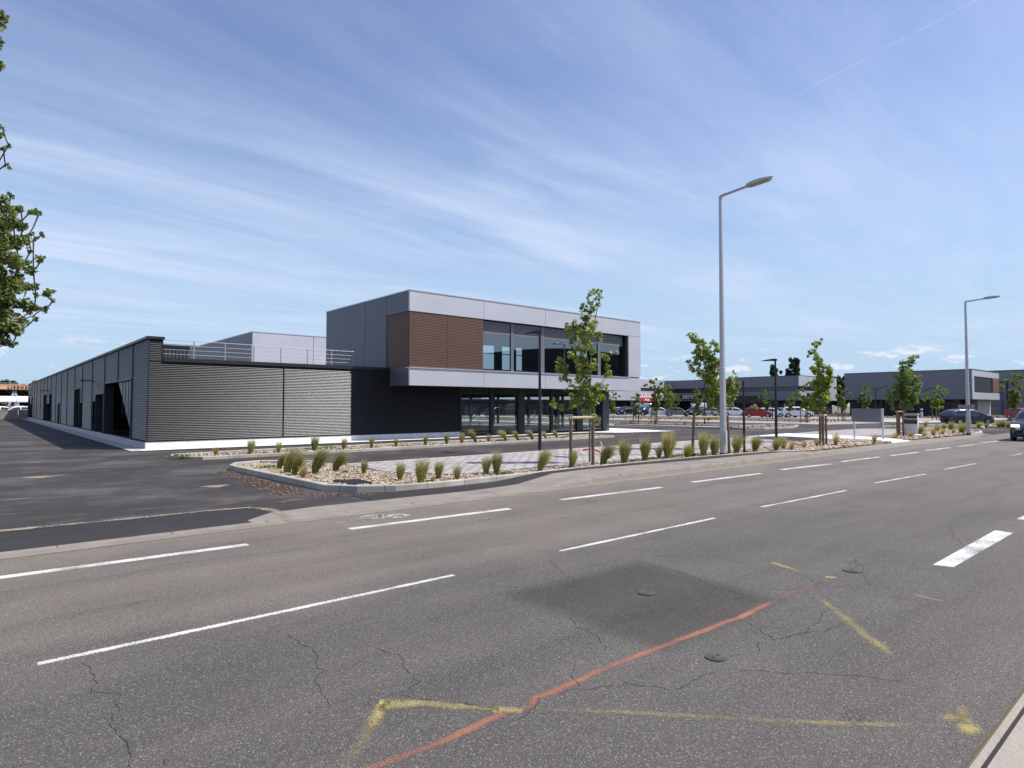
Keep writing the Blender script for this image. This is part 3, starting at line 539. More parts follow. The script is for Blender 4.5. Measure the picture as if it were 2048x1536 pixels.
stones('gravel', [(8.2, 11.9), (6.4, 12.35), (5.95, 13), (5.75, 18.9), (6.1, 19.5), (6.7, 19.5), (7.8, 18.8), (8.3, 17.3), (8.2, 14.8), (9.2, 12.9), (12, 12.8), (12, 12.05)], 5200, .085, .018, .045, 'cream and brown gravel filling the kerbed planting bed tip')
stones('gravel', [(12, 12.05), (18.5, 11.95), (24, 11.45), (27, 11.3), (27, 12.8), (12, 12.85)], 2600, .085, .02, .05, 'narrow band of gravel along the front kerb')
stones('gravel', [(25, 11.5), (34.2, 11.5), (34.2, 13.8), (30, 13.8), (25, 12.9)], 1300, .085, .05, .10, 'coarse pale rocks beside the white path')
stones('gravel', [(36.8, 11.3), (46.5, 11.0), (50.2, 11.1), (53.5, 12.0), (56.8, 13.6), (58, 16.8), (50, 15.6), (40.0, 12.8)], 1800, .03, .06, .14, 'coarse pale rocks around the small pillar sign')
stones('gravel', [(28.1, 25.2), (28.0, 23.75), (16.3, 23.25), (11.3, 23.1), (6.2, 23.15), (5.4, 24.2), (5.6, 24.8), (12.7, 25.3)], 1800, .07, .03, .07, 'gravel in the narrow bed in front of the building')
stones('gravel', [(24.6, 11.08), (34.2, 11.08), (34.2, 11.6), (24.6, 11.6)], 420, .05, .05, .12, 'rocks sloping down to the pavement beside the white path')
stones('wood_chip', [(5.45, 12.7), (5.5, 18.6), (5.15, 18.8), (5.0, 15.5), (4.6, 13.2), (5.5, 11.9), (6.6, 11.6), (6.0, 12.2)], 700, .0, .01, .035, 'brown bark chips swept against the kerb', [mat('bark_chip', (.115, .06, .038), .9), mat('bark_chip_dark', (.09, .04, .025), .9), M_stone[1], mat('bark_chip_pale', (.22, .14, .09), .9)])
# fabric patch in the planter, white edging offcut
tag(MB().prism([G(665, 960, .12), G(718, 958, .12), G(745, 965, .12), G(702, 968, .12)], .10, .125).build('geotextile_sheet', M_black), 'black weed fabric lying bare in the gravel', 'weed fabric')

# ------------------------------------------------------------------ main building
def corr(mb, axis, a0, a1, z0, z1, pos, out, pitch=.0765, depth=.024, flat=.28):
    """horizontal corrugation: trapezoid wave running along axis ('x' or 'y') on the plane pos, bulging towards out (+1/-1)"""
    prof = []; z = z0
    while z < z1-1e-6:
        for f_, d in ((0, 0), (.12, 0), (.36, 1), (.50, 1)):
            zz = z+f_*pitch
            if zz < z1: prof.append((zz, d))
        z += pitch
    prof.append((z1, 0)); vs = []
    for zz, d in prof:
        q = pos+out*d*depth; vs += [(a0, q, zz), (a1, q, zz)] if axis == 'x' else [(q, a0, zz), (q, a1, zz)]
    return mb.add(vs, [(2*i, 2*i+1, 2*i+3, 2*i+2) for i in range(len(prof)-1)])
Y0, YF, XB, XE, ZB, ZT = 29.95, 27.9, 17.02, 36.28, 2.9, 7.85
bld = thing('commercial_building', 'new dark corrugated commercial building with overhanging silver and brown upper storey', 'building', (5.5, Y0, 0))
for a, b in ((5.5, 11.25), (11.27, 17.0), (17.02, 21.78)): corr(MB(), 'x', a, b, .34, 3.74, Y0, -1).build('front_wall_panel', M_corr, bld)
corr(MB(), 'x', 5.5, 6.02, 3.74, 4.68, Y0, -1).build('corner_parapet', M_corr, bld)
for b_ in ((6.0, 6.05, Y0-.03, 30.3, 3.74, 4.68), (5.47, 5.53, Y0-.045, Y0+.02, .3, 4.68), (11.245, 11.275, Y0-.045, Y0-.0, .34, 3.74), (16.995, 17.025, Y0-.044, Y0, .34, 3.74)): MB().box(*b_).build('joint_trim', M_dark, bld)
MB().box(6.05, 17.02, Y0-.07, 30.35, 3.74, 3.90).build('coping', M_dark, bld)
MB().box(5.42, 6.10, Y0-.08, 30.35, 4.68, 4.79).box(5.42, 5.9, 30.35, 108, 4.68, 4.79).build('parapet_cap', M_dark, bld)
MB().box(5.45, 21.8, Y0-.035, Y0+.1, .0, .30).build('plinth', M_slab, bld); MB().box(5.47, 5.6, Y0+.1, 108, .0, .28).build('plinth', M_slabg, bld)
MB().box(5.5, 21.8, Y0-.05, Y0+.02, .30, .34).build('base_flashing', M_dark, bld)
# left long wall with its openings
joints = [29.95, 33.3, 37.2, 41.5, 46.4, 51.1, 55.4, 60.3, 64.7, 69.4, 74.1, 78.4, 82.5, 86.7, 92.2, 96.4, 100.8, 104.3, 108.]
OPN = [(33.45, 41.2, .28, 3.05), (41.7, 44.6, .28, 2.5), (44.6, 46.1, .28, 2.05), (50.8, 52.4, .28, 2.02), (52.4, 55.2, .28, 3.0), (66.0, 67.1, .28, 2.02), (73.5, 76.2, .28, 2.93), (76.2, 79.3, .28, 1.97), (79.3, 82.1, .28, 2.93), (99.6, 101.8, .28, 2.86), (101.8, 104.5, .28, 2.0), (104.5, 107.2, .28, 2.86)]
for a, b in zip(joints[:-1], joints[1:]):
    cuts = sorted({a+.03, b-.03}|{q for o_ in OPN for q in o_[:2] if a+.03 < q < b-.03}); mb = MB()
    for c, d in zip(cuts[:-1], cuts[1:]):
        op = [o_ for o_ in OPN if o_[0] <= (c+d)/2 <= o_[1]]; mb_z0 = op[0][3] if op else .34
        corr(mb, 'y', c, d, .34+.0765*math.ceil((mb_z0-.34)/.0765) if op else .34, 4.66, 5.5, -1)
    mb.build('side_wall_panel', M_corr, bld)
for j in joints[1:]:
    op = [o_ for o_ in OPN if o_[0] < j < o_[1]]; MB().box(5.455, 5.52, j-.035, j+.035, op[0][3]+.05 if op else .3, 4.68).build('joint_trim', M_dark, bld)
def frame_open(y0, y1, z0, z1, name, cat_mat=M_dark):
    MB().box(5.44, 5.9, y0-.06, y0, z0, z1+.05).box(5.44, 5.9, y1, y1+.06, z0, z1+.05).box(5.44, 5.9, y0, y1, z1, z1+.07).build(name, cat_mat, bld)
for o_ in ((33.45, 41.2, .28, 3.05), (41.7, 44.6, .28, 2.5), (52.4, 55.2, .28, 3.0), (66, 67.1, .28, 2.02), (73.5, 82.1, .28, 2.93), (99.6, 107.2, .28, 2.86)): frame_open(*o_, 'opening_frame')
# slanting pale panel standing for the glazing reflection in the first big opening, and light battens of the shop behind
MB().add([(5.62, 37.9, 3.05), (5.62, 33.5, 3.05), (5.62, 33.5, .35), (5.62, 33.9, .35), (5.68, 37.9, 3.05), (5.68, 33.5, 3.05), (5.68, 33.5, .35), (5.68, 33.9, .35)], [(0,1,2,3), (7,6,5,4), (0,3,7,4), (3,2,6,7)]).build('slanted_reflection', mat('pale_reflection', (.10, .115, .12), .4, .3), bld)
mb = MB()
for y in (34.2, 35.0, 35.8, 36.6): mb.box(5.60, 5.618, y-.012, y+.012, .5 if y < 34.5 else 1.3, 3.04)
mb.box(5.6, 5.618, 33.5, 35.9, 1.93, 1.955); mb.build('panel_batten', M_dark2, bld)
mb = MB()
for z, a, b in ((2.55, 37.2, 39.6), (1.92, 36.5, 40.8), (1.25, 38.2, 40.9)): mb.box(7.4, 7.46, a, b, z, z+.05)
mb.build('inside_rail', mat('inside_rail', (.5, .5, .5), .5), bld)
for y, z in ((45.3, 3.35), (76.1, 3.3), (101, 3.2)):
    l_ = MB().tube([(5.46, y, z-.04), (5.15, y, z+.02)], .03, 8).box(4.72, 5.18, y-.09, y+.09, z-.03, z+.03).build('wall_lamp', M_black, bld)
# roof, back walls (close the shell)
MB().box(5.6, 35.0, 30.36, 108, 3.45, 3.6).build('roof', mat('grey_roof_membrane', (.25, .25, .26), .8, var=.06), bld)
MB().box(35.0, 35.2, 50, 108, .0, 4.6).box(5.6, 35.2, 107.9, 108.1, 0, 4.66).build('rear_wall', M_dark2, bld)
MB().box(6.9, 8.3, 35.0, 35.2, 3.6, 4.86).box(6.8, 8.6, 34.9, 35.3, 4.86, 4.94).build('roof_screen', M_dark2, bld)
mb = MB()
for k in range(8): mb.box(6.95+k*.17, 6.98+k*.17, 34.965, 35.0, 3.9, 4.8)
mb.build('roof_screen_rib', M_dark, bld)
MB().box(5.6, 5.75, 30.36, 107.9, 3.6, 4.66).build('parapet_inner_wall', M_dark2, bld)
# guard rail on the roof
mb = MB()
for x0, x1, Y, zt, posts in ((6.15, 9.95, 30.6, 4.74, (6.15, 7.42, 8.75, 9.95)), (10.05, 15.35, 30.75, 4.73, (10.1, 11.4, 12.75, 14.05, 15.3))):
    for z in (zt, zt-.22, zt-.42, zt-.62): mb.tube([(x0, Y, z), (x1, Y, z)], .010 if z < zt else .015, 6)
    for x in posts: mb.box(x-.025, x+.025, Y-.012, Y+.012, 3.6, zt)
mb.build('guard_rail', mat('rail_grey', (.30, .30, .31), .5, .2), bld)
# rear taller volume
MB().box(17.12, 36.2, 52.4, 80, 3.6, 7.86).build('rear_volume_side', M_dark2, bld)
for a, b in ((17.06, 22.2), (22.24, 29.0)): MB().box(a, b, 52.3, 52.38, 3.6, 7.86).build('rear_volume_panel', M_silver, bld)
MB().box(17.03, 36.3, 52.27, 80.1, 7.86, 7.93).build('rear_volume_cap', M_silver2, bld)
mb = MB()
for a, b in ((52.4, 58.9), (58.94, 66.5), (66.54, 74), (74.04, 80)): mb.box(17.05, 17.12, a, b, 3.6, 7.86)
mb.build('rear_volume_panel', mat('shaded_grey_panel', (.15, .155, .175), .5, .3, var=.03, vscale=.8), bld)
# ---- overhanging upper storey
fx = [XB, 21.93, 26.80, 32.1, XE]
def silver(name, boxes, m=M_silver): 
    mb = MB()
    for b_ in boxes: mb.box(*b_)
    return mb.build(name, m, bld)
for a, b in zip(fx[:-1], fx[1:]):
    silver('lower_band_panel', [(a+(.012 if a > XB else 0), b-(.012 if b < XE else 0), YF, YF+.12, ZB, 3.80)])
    silver('upper_band_panel', [(a+(.012 if a > XB else 0), b-(.012 if b < XE else 0), YF, YF+.12, 6.79, ZT)])
silver('end_panel', [(34.93, XE, YF, YF+.12, 3.87, 6.77)])
silver('window_sill', [(XB-.02, 34.95, YF-.05, YF+.35, 3.80, 3.86)], M_silver2)
silver('roof_edge_trim', [(XB-.03, XE+.03, YF-.03, YF+.3, ZT, ZT+.06), (XB-.03, XB+.3, YF+.3, 38.1, ZT, ZT+.06)], M_silver2)
silver('panel_backing', [(XB+.14, XE-.05, YF+.125, YF+.2, ZB+.02, 3.79), (XB+.14, XE-.05, YF+.125, YF+.2, 6.8, ZT-.02)], M_seam)
M_side = mat('side_shaded_panel', (.125, .13, .148), .5, .3, var=.03, vscale=.8)  # shade of this side put into the base colour, darker than the front silver
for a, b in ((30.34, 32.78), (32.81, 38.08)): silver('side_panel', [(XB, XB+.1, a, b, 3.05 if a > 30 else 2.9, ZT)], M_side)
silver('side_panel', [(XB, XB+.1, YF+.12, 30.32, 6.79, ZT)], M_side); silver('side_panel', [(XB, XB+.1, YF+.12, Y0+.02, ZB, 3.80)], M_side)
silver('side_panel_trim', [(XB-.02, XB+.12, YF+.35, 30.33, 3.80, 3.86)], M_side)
silver('soffit', [(XB+.1, XE-.02, YF+.12, 38.0, ZB+.02, ZB+.1)], M_dark); silver('upper_floor', [(XB+.2, XE-.2, YF+.3, 38.0, 3.62, 3.72)], M_floor)
silver('upper_roof', [(XB+.1, XE-.05, YF+.2, 38.0, 7.55, 7.65)], M_dark2)
mb = MB()
def slats(mb, axis, a0, a1, z0, z1, pos, out, pitch=.085):
    z = z0+.01
    while z+.06 < z1:
        q0, q1 = sorted((pos, pos+out*.035)); mb.box(*((a0, a1, q0, q1) if axis == 'x' else (q0, q1, a0, a1)), z, z+.058); z += pitch
for a, b in ((XB+.04, 19.4), (19.42, 21.9)): slats(mb, 'x', a, b, 3.87, 6.78, YF+.07, -1)
mb.build('brown_slat_cladding', M_rust, bld)
mb = MB(); slats(mb, 'y', YF+.1, 30.3, 3.87, 6.78, XB+.06, -1); mb.build('brown_slat_cladding', M_rust, bld)
MB().box(XB+.065, 21.92, YF+.075, YF+.12, 3.86, 6.79).box(XB+.065, XB+.11, YF+.12, 30.32, 3.86, 6.79).build('slat_backing', M_rustb, bld)
MB().box(XB-.0, XB+.05, YF, YF+.05, 3.86, 6.79).build('corner_trim', M_rustb, bld)
# ribbon window
YG = YF+.32
for a, b in ((21.96, 24.19), (24.41, 26.66), (26.96, 31.98), (32.26, 34.68)):
    wf = MB().box(a, b, YG+.0, YG+.03, 3.86, 3.93).box(a, b, YG, YG+.03, 6.72, 6.79).box(a, a+.04, YG, YG+.03, 3.93, 6.72).box(b-.04, b, YG, YG+.03, 3.93, 6.72).build('window', M_dark, bld)
    MB().add([(a+.04, YG+.015, 3.93), (b-.04, YG+.015, 3.93), (b-.04, YG+.015, 6.72), (a+.04, YG+.015, 6.72)], [(0, 1, 2, 3)]).build('pane', M_glass2, wf)
    MB().box(a+.05, b-.05, YG-.012, YG+.004, 6.02, 6.70).build('spandrel', M_blind, wf)
for a, b in ((24.19, 24.41), (26.66, 26.96), (31.98, 32.26)): MB().box(a, b, YG-.05, YG+.08, 3.86, 6.79).build('mullion', mat('grey_mullion', (.20, .20, .22), .4, .4), bld)
MB().box(34.68, 34.93, YF+.12, YG+.1, 3.86, 6.79).box(34.66, 34.70, YF+.02, YF+.12, 3.86, 6.79).build('window_reveal', M_black, bld)
MB().box(21.92, 34.93, YF+.12, YG+.04, 6.79, 6.83).build('window_head', M_dark, bld)
# upper room: dark walls with two tall lights towards the roof terrace
mb = MB(); wx = [(29.75, 30.95), (31.7, 32.95), (33.2, 33.9)]; prev = XB+.15
for a, b in wx+[(XE-.1, XE)]: mb.box(prev, a, 38.0, 38.12, 3.1, 7.6); prev = b
for a, b in wx: mb.box(a, b, 38.0, 38.12, 3.1, 4.7).box(a, b, 38.0, 38.12, 6.55, 7.6).box(a, b, 38.02, 38.06, 5.9, 5.96)
mb.box(XE-.12, XE-.02, YF+.12, 38.0, 3.0, 3.9).box(XE-.12, XE-.02, YF+.12, 38.0, 6.8, 7.6).box(XE-.12, XE-.02, YF+.12, 33.0, 3.9, 6.8).box(XE-.12, XE-.02, 33.0, 34.2, 3.9, 5.6).box(XE-.12, XE-.02, 33.0, 34.2, 6.2, 6.8).box(XE-.12, XE-.02, 34.2, 38.0, 3.9, 6.8)
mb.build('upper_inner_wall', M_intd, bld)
MB().box(XB+.15, XE-.12, YF+.4, 38.0, 7.3, 7.34).build('upper_ceiling', mat('grey_ceiling', (.16, .16, .17), .9), bld)
# ---- ground floor glazing
mb = MB(); mb.box(21.78, 35.1, Y0-.0, Y0+.08, 2.60, 2.92).box(21.78, 35.1, Y0, Y0+.06, 2.06, 2.16).box(21.78, 35.1, Y0, Y0+.08, .06, .16)
mb.build('glazing_rail', M_black, bld)
cols = [(21.72, 21.84, .1), (24.02, 24.26, .12), (26.31, 26.83, .3), (29.21, 29.44, .12), (31.73, 32.34, .3), (34.46, 35.13, .75)]
for a, b, d in cols: MB().box(a, b, Y0-.06, Y0+d, .03, 2.9).build('column', M_dark2 if d > .5 else M_dark, bld)
for (a, _, _), (b, _, _) in zip([(c[1], 0, 0) for c in cols[:-1]], [(c[0], 0, 0) for c in cols[1:]]):
    MB().add([(a, Y0+.03, .16), (b, Y0+.03, .16), (b, Y0+.03, 2.06), (a, Y0+.03, 2.06)], [(0, 1, 2, 3)]).build('glass_pane', M_glass, bld)
    MB().add([(a, Y0+.03, 2.16), (b, Y0+.03, 2.16), (b, Y0+.03, 2.6), (a, Y0+.03, 2.6)], [(0, 1, 2, 3)]).build('transom_pane', M_glass, bld)
MB().box(22.7, 22.76, Y0+.3, Y0+.36, .1, 2.9).build('inner_post', M_dark, bld)
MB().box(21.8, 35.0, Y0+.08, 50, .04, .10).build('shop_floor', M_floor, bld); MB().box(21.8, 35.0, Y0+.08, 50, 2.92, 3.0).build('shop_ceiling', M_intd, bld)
MB().box(21.80, 21.9, Y0+.08, 50, .1, 2.92).build('inner_wall', M_int, bld)
mb = MB(); yy = [30.7, 34.6, 38.6, 42.6, 46.6, 50]
for y in yy: mb.box(35.0, 35.16, y-.09 if y < 50 else 49.8, y+.09 if y < 50 else 50, .1, 2.92)
mb.box(35.02, 35.1, 30.7, 50, 2.55, 2.92).box(35.02, 35.1, 30.7, 50, 2.06, 2.14).box(35.02, 35.1, 30.7, 50, .1, .2).build('side_glazing_frame', M_black, bld)
for a, b in zip(yy[:-1], yy[1:]): MB().add([(35.06, a+.09, .2), (35.06, b-.09, .2), (35.06, b-.09, 2.55), (35.06, a+.09, 2.55)], [(0, 1, 2, 3)]).build('side_glass_pane', glass('clear_glass', (.90, .97, .95), .06), bld)
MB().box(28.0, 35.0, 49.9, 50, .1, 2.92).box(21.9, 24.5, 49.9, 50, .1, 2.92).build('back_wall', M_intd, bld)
for y in (34.6, 42.6):
    MB().box(34.3, 34.6, y-.15, y+.15, .1, 2.92).build('inner_column', M_dark, bld)
for (y0, y1) in ((34.7, 38.5), (42.7, 46.5)):
    mb = MB(); mb.tube([(34.7, y0, .2), (34.7, y1, 2.8)], .03, 6).tube([(34.7, y1, .2), (34.7, y0, 2.8)], .03, 6); mb.build('cross_brace', M_black, bld)

# ------------------------------------------------------------------ retail row at the back of the car park
M_pside = mat('retail_grey_panel', (.19, .195, .225), .5, .2, var=.03, vscale=.5)
def text_mesh(txt, size, m, parent, origin, right, up, name='lettering', depth=.03, shear=0., bold=0.):
    cu = bpy.data.curves.new('t', 'FONT'); cu.body = txt; cu.size = size; cu.extrude = depth/2; cu.shear = shear; cu.offset = bold; cu.resolution_u = 2
    o = bpy.data.objects.new('t', cu); COL.objects.link(o); bpy.context.view_layer.update()
    me = bpy.data.meshes.new_from_object(o.evaluated_get(bpy.context.evaluated_depsgraph_get())); bpy.data.objects.remove(o)
    right, up = Vector(right), Vector(up); n = right.cross(up); o_ = Vector(origin)
    for v in me.vertices: v.co = o_+right*v.co.x+up*v.co.y+n*v.co.z
    me.materials.clear(); me.materials.append(m); r_ = bpy.data.objects.new(name, me); COL.objects.link(r_)
    if parent: r_.parent = parent; r_.matrix_parent_inverse = Matrix.Translation(-parent.location)
    return r_
# building at far right: silver front, big window, brown end
bD = thing('retail_building', 'long grey retail block with silver front, square window and brown end panel', 'building', (124.7, 28.2, 0))
MB().box(124.7, 142.5, 28.3, 48.2, ZB, ZT).build('upper_volume', M_pside, bD)
MB().box(124.68, 142.6, 28.2, 28.3, 6.75, ZT).box(124.68, 142.6, 28.2, 28.3, ZB, 4.05).box(124.68, 125.8, 28.2, 28.3, 4.05, 6.75).build('front_panel', M_silver, bD)
MB().box(138.0, 142.5, 28.22, 28.3, 4.05, 6.75).build('brown_panel', M_rust, bD)
wf = MB().box(125.8, 138.0, 28.23, 28.31, 4.05, 4.15).box(125.8, 138, 28.23, 28.31, 6.65, 6.75).box(137.6, 138, 28.2, 28.31, 4.15, 6.65).build('window', M_black, bD)
MB().add([(125.8, 28.28, 4.15), (137.6, 28.28, 4.15), (137.6, 28.28, 6.65), (125.8, 28.28, 6.65)], [(0, 1, 2, 3)]).build('pane', mat('far_window_glass', (.05, .055, .06), .12, .0, spec=.8), wf)
MB().box(124.6, 142.65, 28.12, 48.3, ZT, ZT+.08).build('roof_edge', M_dark2, bD)
MB().box(126.5, 142.3, 31.5, 48, .0, ZB).build('ground_floor', M_dark, bD); MB().box(133.5, 142.3, 29.5, 31.4, 0, ZB).build('grey_side_wall', M_slabg, bD)
mb = MB()
for y in (30.4, 34, 38, 42, 46): mb.box(124.9, 125.3, y-.2, y+.2, 0, ZB)
mb.build('column', M_black, bD)
mb = MB()
for y in (29.6, 33.5, 37.5, 41.6, 45.8): mb.box(126.42, 126.48, y-.06, y+.06, 0, 2.9)
mb.box(126.4, 126.48, 31.6, 48, 2.1, 2.2).build('shopfront_mullion', M_dark2, bD)
# middle block
bC = thing('retail_building', 'two-storey grey retail block with ribbon windows behind the car park', 'building', (124.7, 56.8, 0))
MB().box(124.7, 142.7, 56.9, 70.2, 5.75, ZT).box(124.7, 142.7, 56.9, 70.2, ZB, 4.78).build('upper_volume', M_pside, bC)
MB().box(124.68, 142.8, 56.8, 56.9, 5.75, ZT).box(124.68, 133, 56.8, 56.9, ZB+.8, 4.78).box(138.5, 142.8, 56.8, 56.9, ZB, 5.75).build('front_panel', M_silver, bC)
MB().box(124.9, 142.5, 57.1, 70.0, 4.78, 5.75).build('ribbon_window', mat('ribbon_glass', (.04, .045, .055), .15, spec=.8), bC)
mb = MB()
for y in (60, 63.5, 67): mb.box(124.85, 124.92, y-.05, y+.05, 4.78, 5.75)
mb.build('mullion', M_dark2, bC)
MB().box(126.5, 142, 57.5, 70.1, 0, ZB).build('ground_floor', M_dark, bC); MB().box(124.6, 142.85, 56.75, 70.2, ZT, ZT+.07).build('roof_edge', M_dark2, bC)
mb = MB()
for y in (58, 62, 66, 69.8): mb.box(124.9, 125.2, y-.15, y+.15, 0, ZB)
mb.build('column', M_black, bC)
mb = MB()
for y in (59.4, 60.4): mb.box(126.42, 126.5, y-.35, y+.35, .9, 2.2)
mb.build('poster', M_whitep, bC)
# corner block with the passage sign
bB = thing('retail_building', 'corner retail block with dark slanting parapet and black passage sign', 'building', (124.7, 86, 0))
MB().prism([(124.7, 70.25), (142, 70.25), (142, 96), (118, 96), (124.7, 86.2)], 5.75, 7.7).prism([(124.7, 70.25), (142, 70.25), (142, 96), (119, 96), (124.7, 87.2)], ZB, 4.7).build('upper_volume', M_pside, bB)
MB().prism([(125.4, 70.25), (142, 70.25), (142, 96), (121, 96), (125.4, 86.2)], 4.7, 5.75).build('ribbon_window', M_black, bB)
MB().prism([(127, 70.3), (142, 70.3), (142, 96), (121, 96), (127, 87)], 0, ZB).build('ground_floor', M_black, bB)
mb = MB()
for y in (74.5, 79, 83.5): mb.box(125.3, 125.38, y-.06, y+.06, 4.7, 5.75)
mb.build('mullion', M_dark2, bB)
sg = thing('shop_sign', 'black sign board with white PASSAGE lettering on the corner retail block', 'sign', (124.6, 80, 3.4))
a, b = PX(1359, 800, 124.55), PX(1403, 800, 124.55); zt_, zb_ = PX(1380, 789.4, 124.55).z, PX(1380, 799, 124.55).z
MB().box(124.5, 124.68, b.y, a.y, zb_, zt_).build('board', M_black, sg)
text_mesh('PASSAGE B', (zt_-zb_)*.62, M_whitep, sg, (124.49, PX(1365, 795, 124.5).y, zb_+(zt_-zb_)*.48), (0, -1, 0), (0, 0, 1), bold=.02)
mb = MB(); yy_ = PX(1365, 795, 124.5).y; zz_ = zb_+(zt_-zb_)*.17; H_ = (zt_-zb_)*.20; x_ = yy_
for wd_ in [.12, .34, .22, .3, .36, .2, .3, .55, .25, .33, .2, .3, .36, .25]:
    if wd_ != .55: mb.box(124.47, 124.5, x_-wd_*.7, x_, zz_, zz_+H_)
    x_ -= wd_
mb.build('small_lettering', M_whitep, sg)
mb = MB(); sc_ = 124.4
c0, c1 = PY(1386, 757, 90), PY(1400, 757, 90)
for z in (0, .5, 1.0): mb.box(130, 133.4, 84, 84.06, 7.7+z, 7.74+z)
for x in (130, 131.7, 133.3): mb.box(x, x+.06, 84, 84.06, 7.7, 8.75)
mb.build('roof_ladder_rail', M_galv, bB)
# long back row, lit fronts
bA = thing('retail_building', 'pale grey retail row at the back, partly hidden by the main building', 'building', (118, 88, 0))
MB().box(70, 124.0, 88.0, 100, 5.9, 7.8).box(68, 121.6, 87.2, 100, 3.0, 5.1).build('front_panel', M_silver, bA)
MB().box(70, 123.9, 88.6, 100, 5.1, 5.9).build('dark_recess', M_dark2, bA); MB().box(70, 121.5, 90, 99, 0, 3.0).build('ground_floor', M_dark, bA)
mb = MB()
for x in range(72, 122, 6): mb.box(x, x+.3, 87.4, 87.7, 0, 3.0)
mb.build('column', M_black, bA)
a, b = PY(1276, 800, 87.1), PY(1305, 800, 87.1); rs = thing('shop_sign', 'red sign with white lettering patches on the pale retail row', 'sign', (a.x, 87.1, 3))
zt_, zb_ = PY(1290, 787, 87.1).z, PY(1290, 803.5, 87.1).z
MB().box(a.x, b.x, 86.95, 87.18, zb_, zt_).build('board', M_red, rs)
mb = MB(); random.seed(3)
wdt = (b.x-a.x)
for i in range(7): mb.box(a.x+.3+i*wdt/7.4, a.x+.3+i*wdt/7.4+wdt*.095, 86.9, 86.95, zb_+(zt_-zb_)*.48, zb_+(zt_-zb_)*(.78+.1*(i % 2)))
mb.box(a.x+.1, b.x-.1, 86.9, 86.95, zb_+(zt_-zb_)*.9, zt_-.02).box(a.x+wdt*.42, a.x+wdt*.52, 86.9, 86.95, zb_+.3, zb_+.7).box(a.x+wdt*.56, a.x+wdt*.72, 86.9, 86.95, zb_+.2, zb_+.6)
mb.build('white_lettering', M_whitep, rs)
a = PY(1322, 795, 87.1); sg2 = thing('shop_sign', 'small dark emblem sign on the pale retail row beside the red sign', 'sign', (a.x, 87, 3.6))
MB().tube([(a.x, 87.15, 4.0), (a.x, 86.98, 4.0)], .75, 20).build('disc', M_slab, sg2)
MB().box(a.x-.45, a.x+.5, 86.93, 86.97, 4.15, 4.3).box(a.x-.35, a.x-.15, 86.93, 86.97, 3.5, 4.15).box(a.x+.1, a.x+.35, 86.93, 86.97, 3.5, 4.15).build('emblem', M_black, sg2)
# old hall on the far right and the arched hall across the road (seen mirrored in the window band)
bH = thing('warehouse', 'weathered concrete hall with tall door at the right edge behind the retail block', 'building', (160, 30, 0))
MB().box(160, 185, 10, 60, 0, 8.9).build('wall', M_conc, bH); MB().box(159.9, 185.1, 9.9, 60.1, 8.9, 9.1).build('roof_edge', M_dark2, bH)
p, q = PX(1999, 770, 159.9), PX(2013, 770, 159.9); MB().box(159.85, 160, q.y, p.y, 0, 6.6).build('door', mat('dull_blue_door', (.17, .18, .22), .5), bH)
MB().box(159.8, 160, q.y-.25, q.y, 0, 6.8).box(159.8, 160, q.y, p.y, 6.6, 6.8).build('door_frame', M_dark, bH)
bW = thing('warehouse', 'dark hall with shallow arched roof across the road, mirrored in the window band', 'building', (88, -25, 0))
arc = [(58+60*k/24, 9.6+3.0*math.sin(math.pi*k/24)) for k in range(25)]
vs = [(x, -25, z) for x, z in arc]+[(x, -70, z) for x, z in arc]; n = 25
MB().add(vs+[(58, -25, 0), (118, -25, 0)], [(k, k+1, n+k+1, n+k) for k in range(24)]+[tuple([50]+list(range(25))+[51])]).box(58, 58.2, -70, -25.1, 0, 9.5).box(117.8, 118, -70, -25.1, 0, 9.5).build('shell', mat('dark_hall_cladding', (.05, .055, .06), .7, var=.1), bW)
MB().box(30, 58, -60, -25, 0, 8.5).build('annexe', MAT['dark_hall_cladding'], bW)
MB().box(57, 119, -24.9, -24.7, 9.3, 9.6).build('fascia', M_dark, bW)
# left background: concrete wall, tents, gantry beam, trees
tw = thing('concrete_wall', 'low pale concrete block wall closing the yard at left', 'wall', (0, 108.6, 0))
for x in np.arange(-18, 5.6, 2.25): MB().box(x, x+2.2, 108.5, 108.9, 0, 1.2).build('wall_block', M_conc, tw)
MB().box(-18, 5.6, 108.45, 108.95, 1.2, 1.26).build('cap', M_slabg, tw)
for k, (x0, x1) in enumerate(((-9.5, 1.0), (1.1, 4.6), (4.7, 9))):
    t = thing('marquee', ('white arched marquee furthest left behind the wall', 'white arched marquee between two others behind the wall', 'white arched marquee partly hidden by the corrugated building')[k], 'marquee', (x0, 119, 0), 'white marquees behind the wall')
    vs = []; nn = 10
    for j in range(nn+1): u_ = j/nn; z = 2.55+.75*math.sin(u_*math.pi*.5); y = 119+4*u_; vs += [(x0, y, z), (x1, y, z)]
    MB().add(vs, [(2*j, 2*j+1, 2*j+3, 2*j+2) for j in range(nn)]).box(x0, x1, 118.9, 119, 2.35, 2.55).build('canopy', M_whitep, t, smooth=False)
    for x in (x0+.1, x1-.1): MB().box(x-.06, x+.06, 119, 119.12, 0, 2.4).build('pole', M_slabg, t)
gt = thing('gantry_crane', 'orange gantry beam with dark lettering and white handrail above the marquees', 'gantry crane', (0, 125, 0))
MB().box(-30, 14, 125, 126, 4.38, 5.1).build('beam', M_orangeb, gt)
MB().box(-30, 14, 124.95, 126.05, 5.1, 5.18).build('walkway', M_slabg, gt)
mb = MB()
for z in (5.35, 5.75): mb.box(-30, 14, 125, 125.04, z, z+.04)
for x in range(-30, 14, 2): mb.box(x, x+.05, 125, 125.04, 5.18, 5.78)
mb.build('handrail', M_galv, gt)
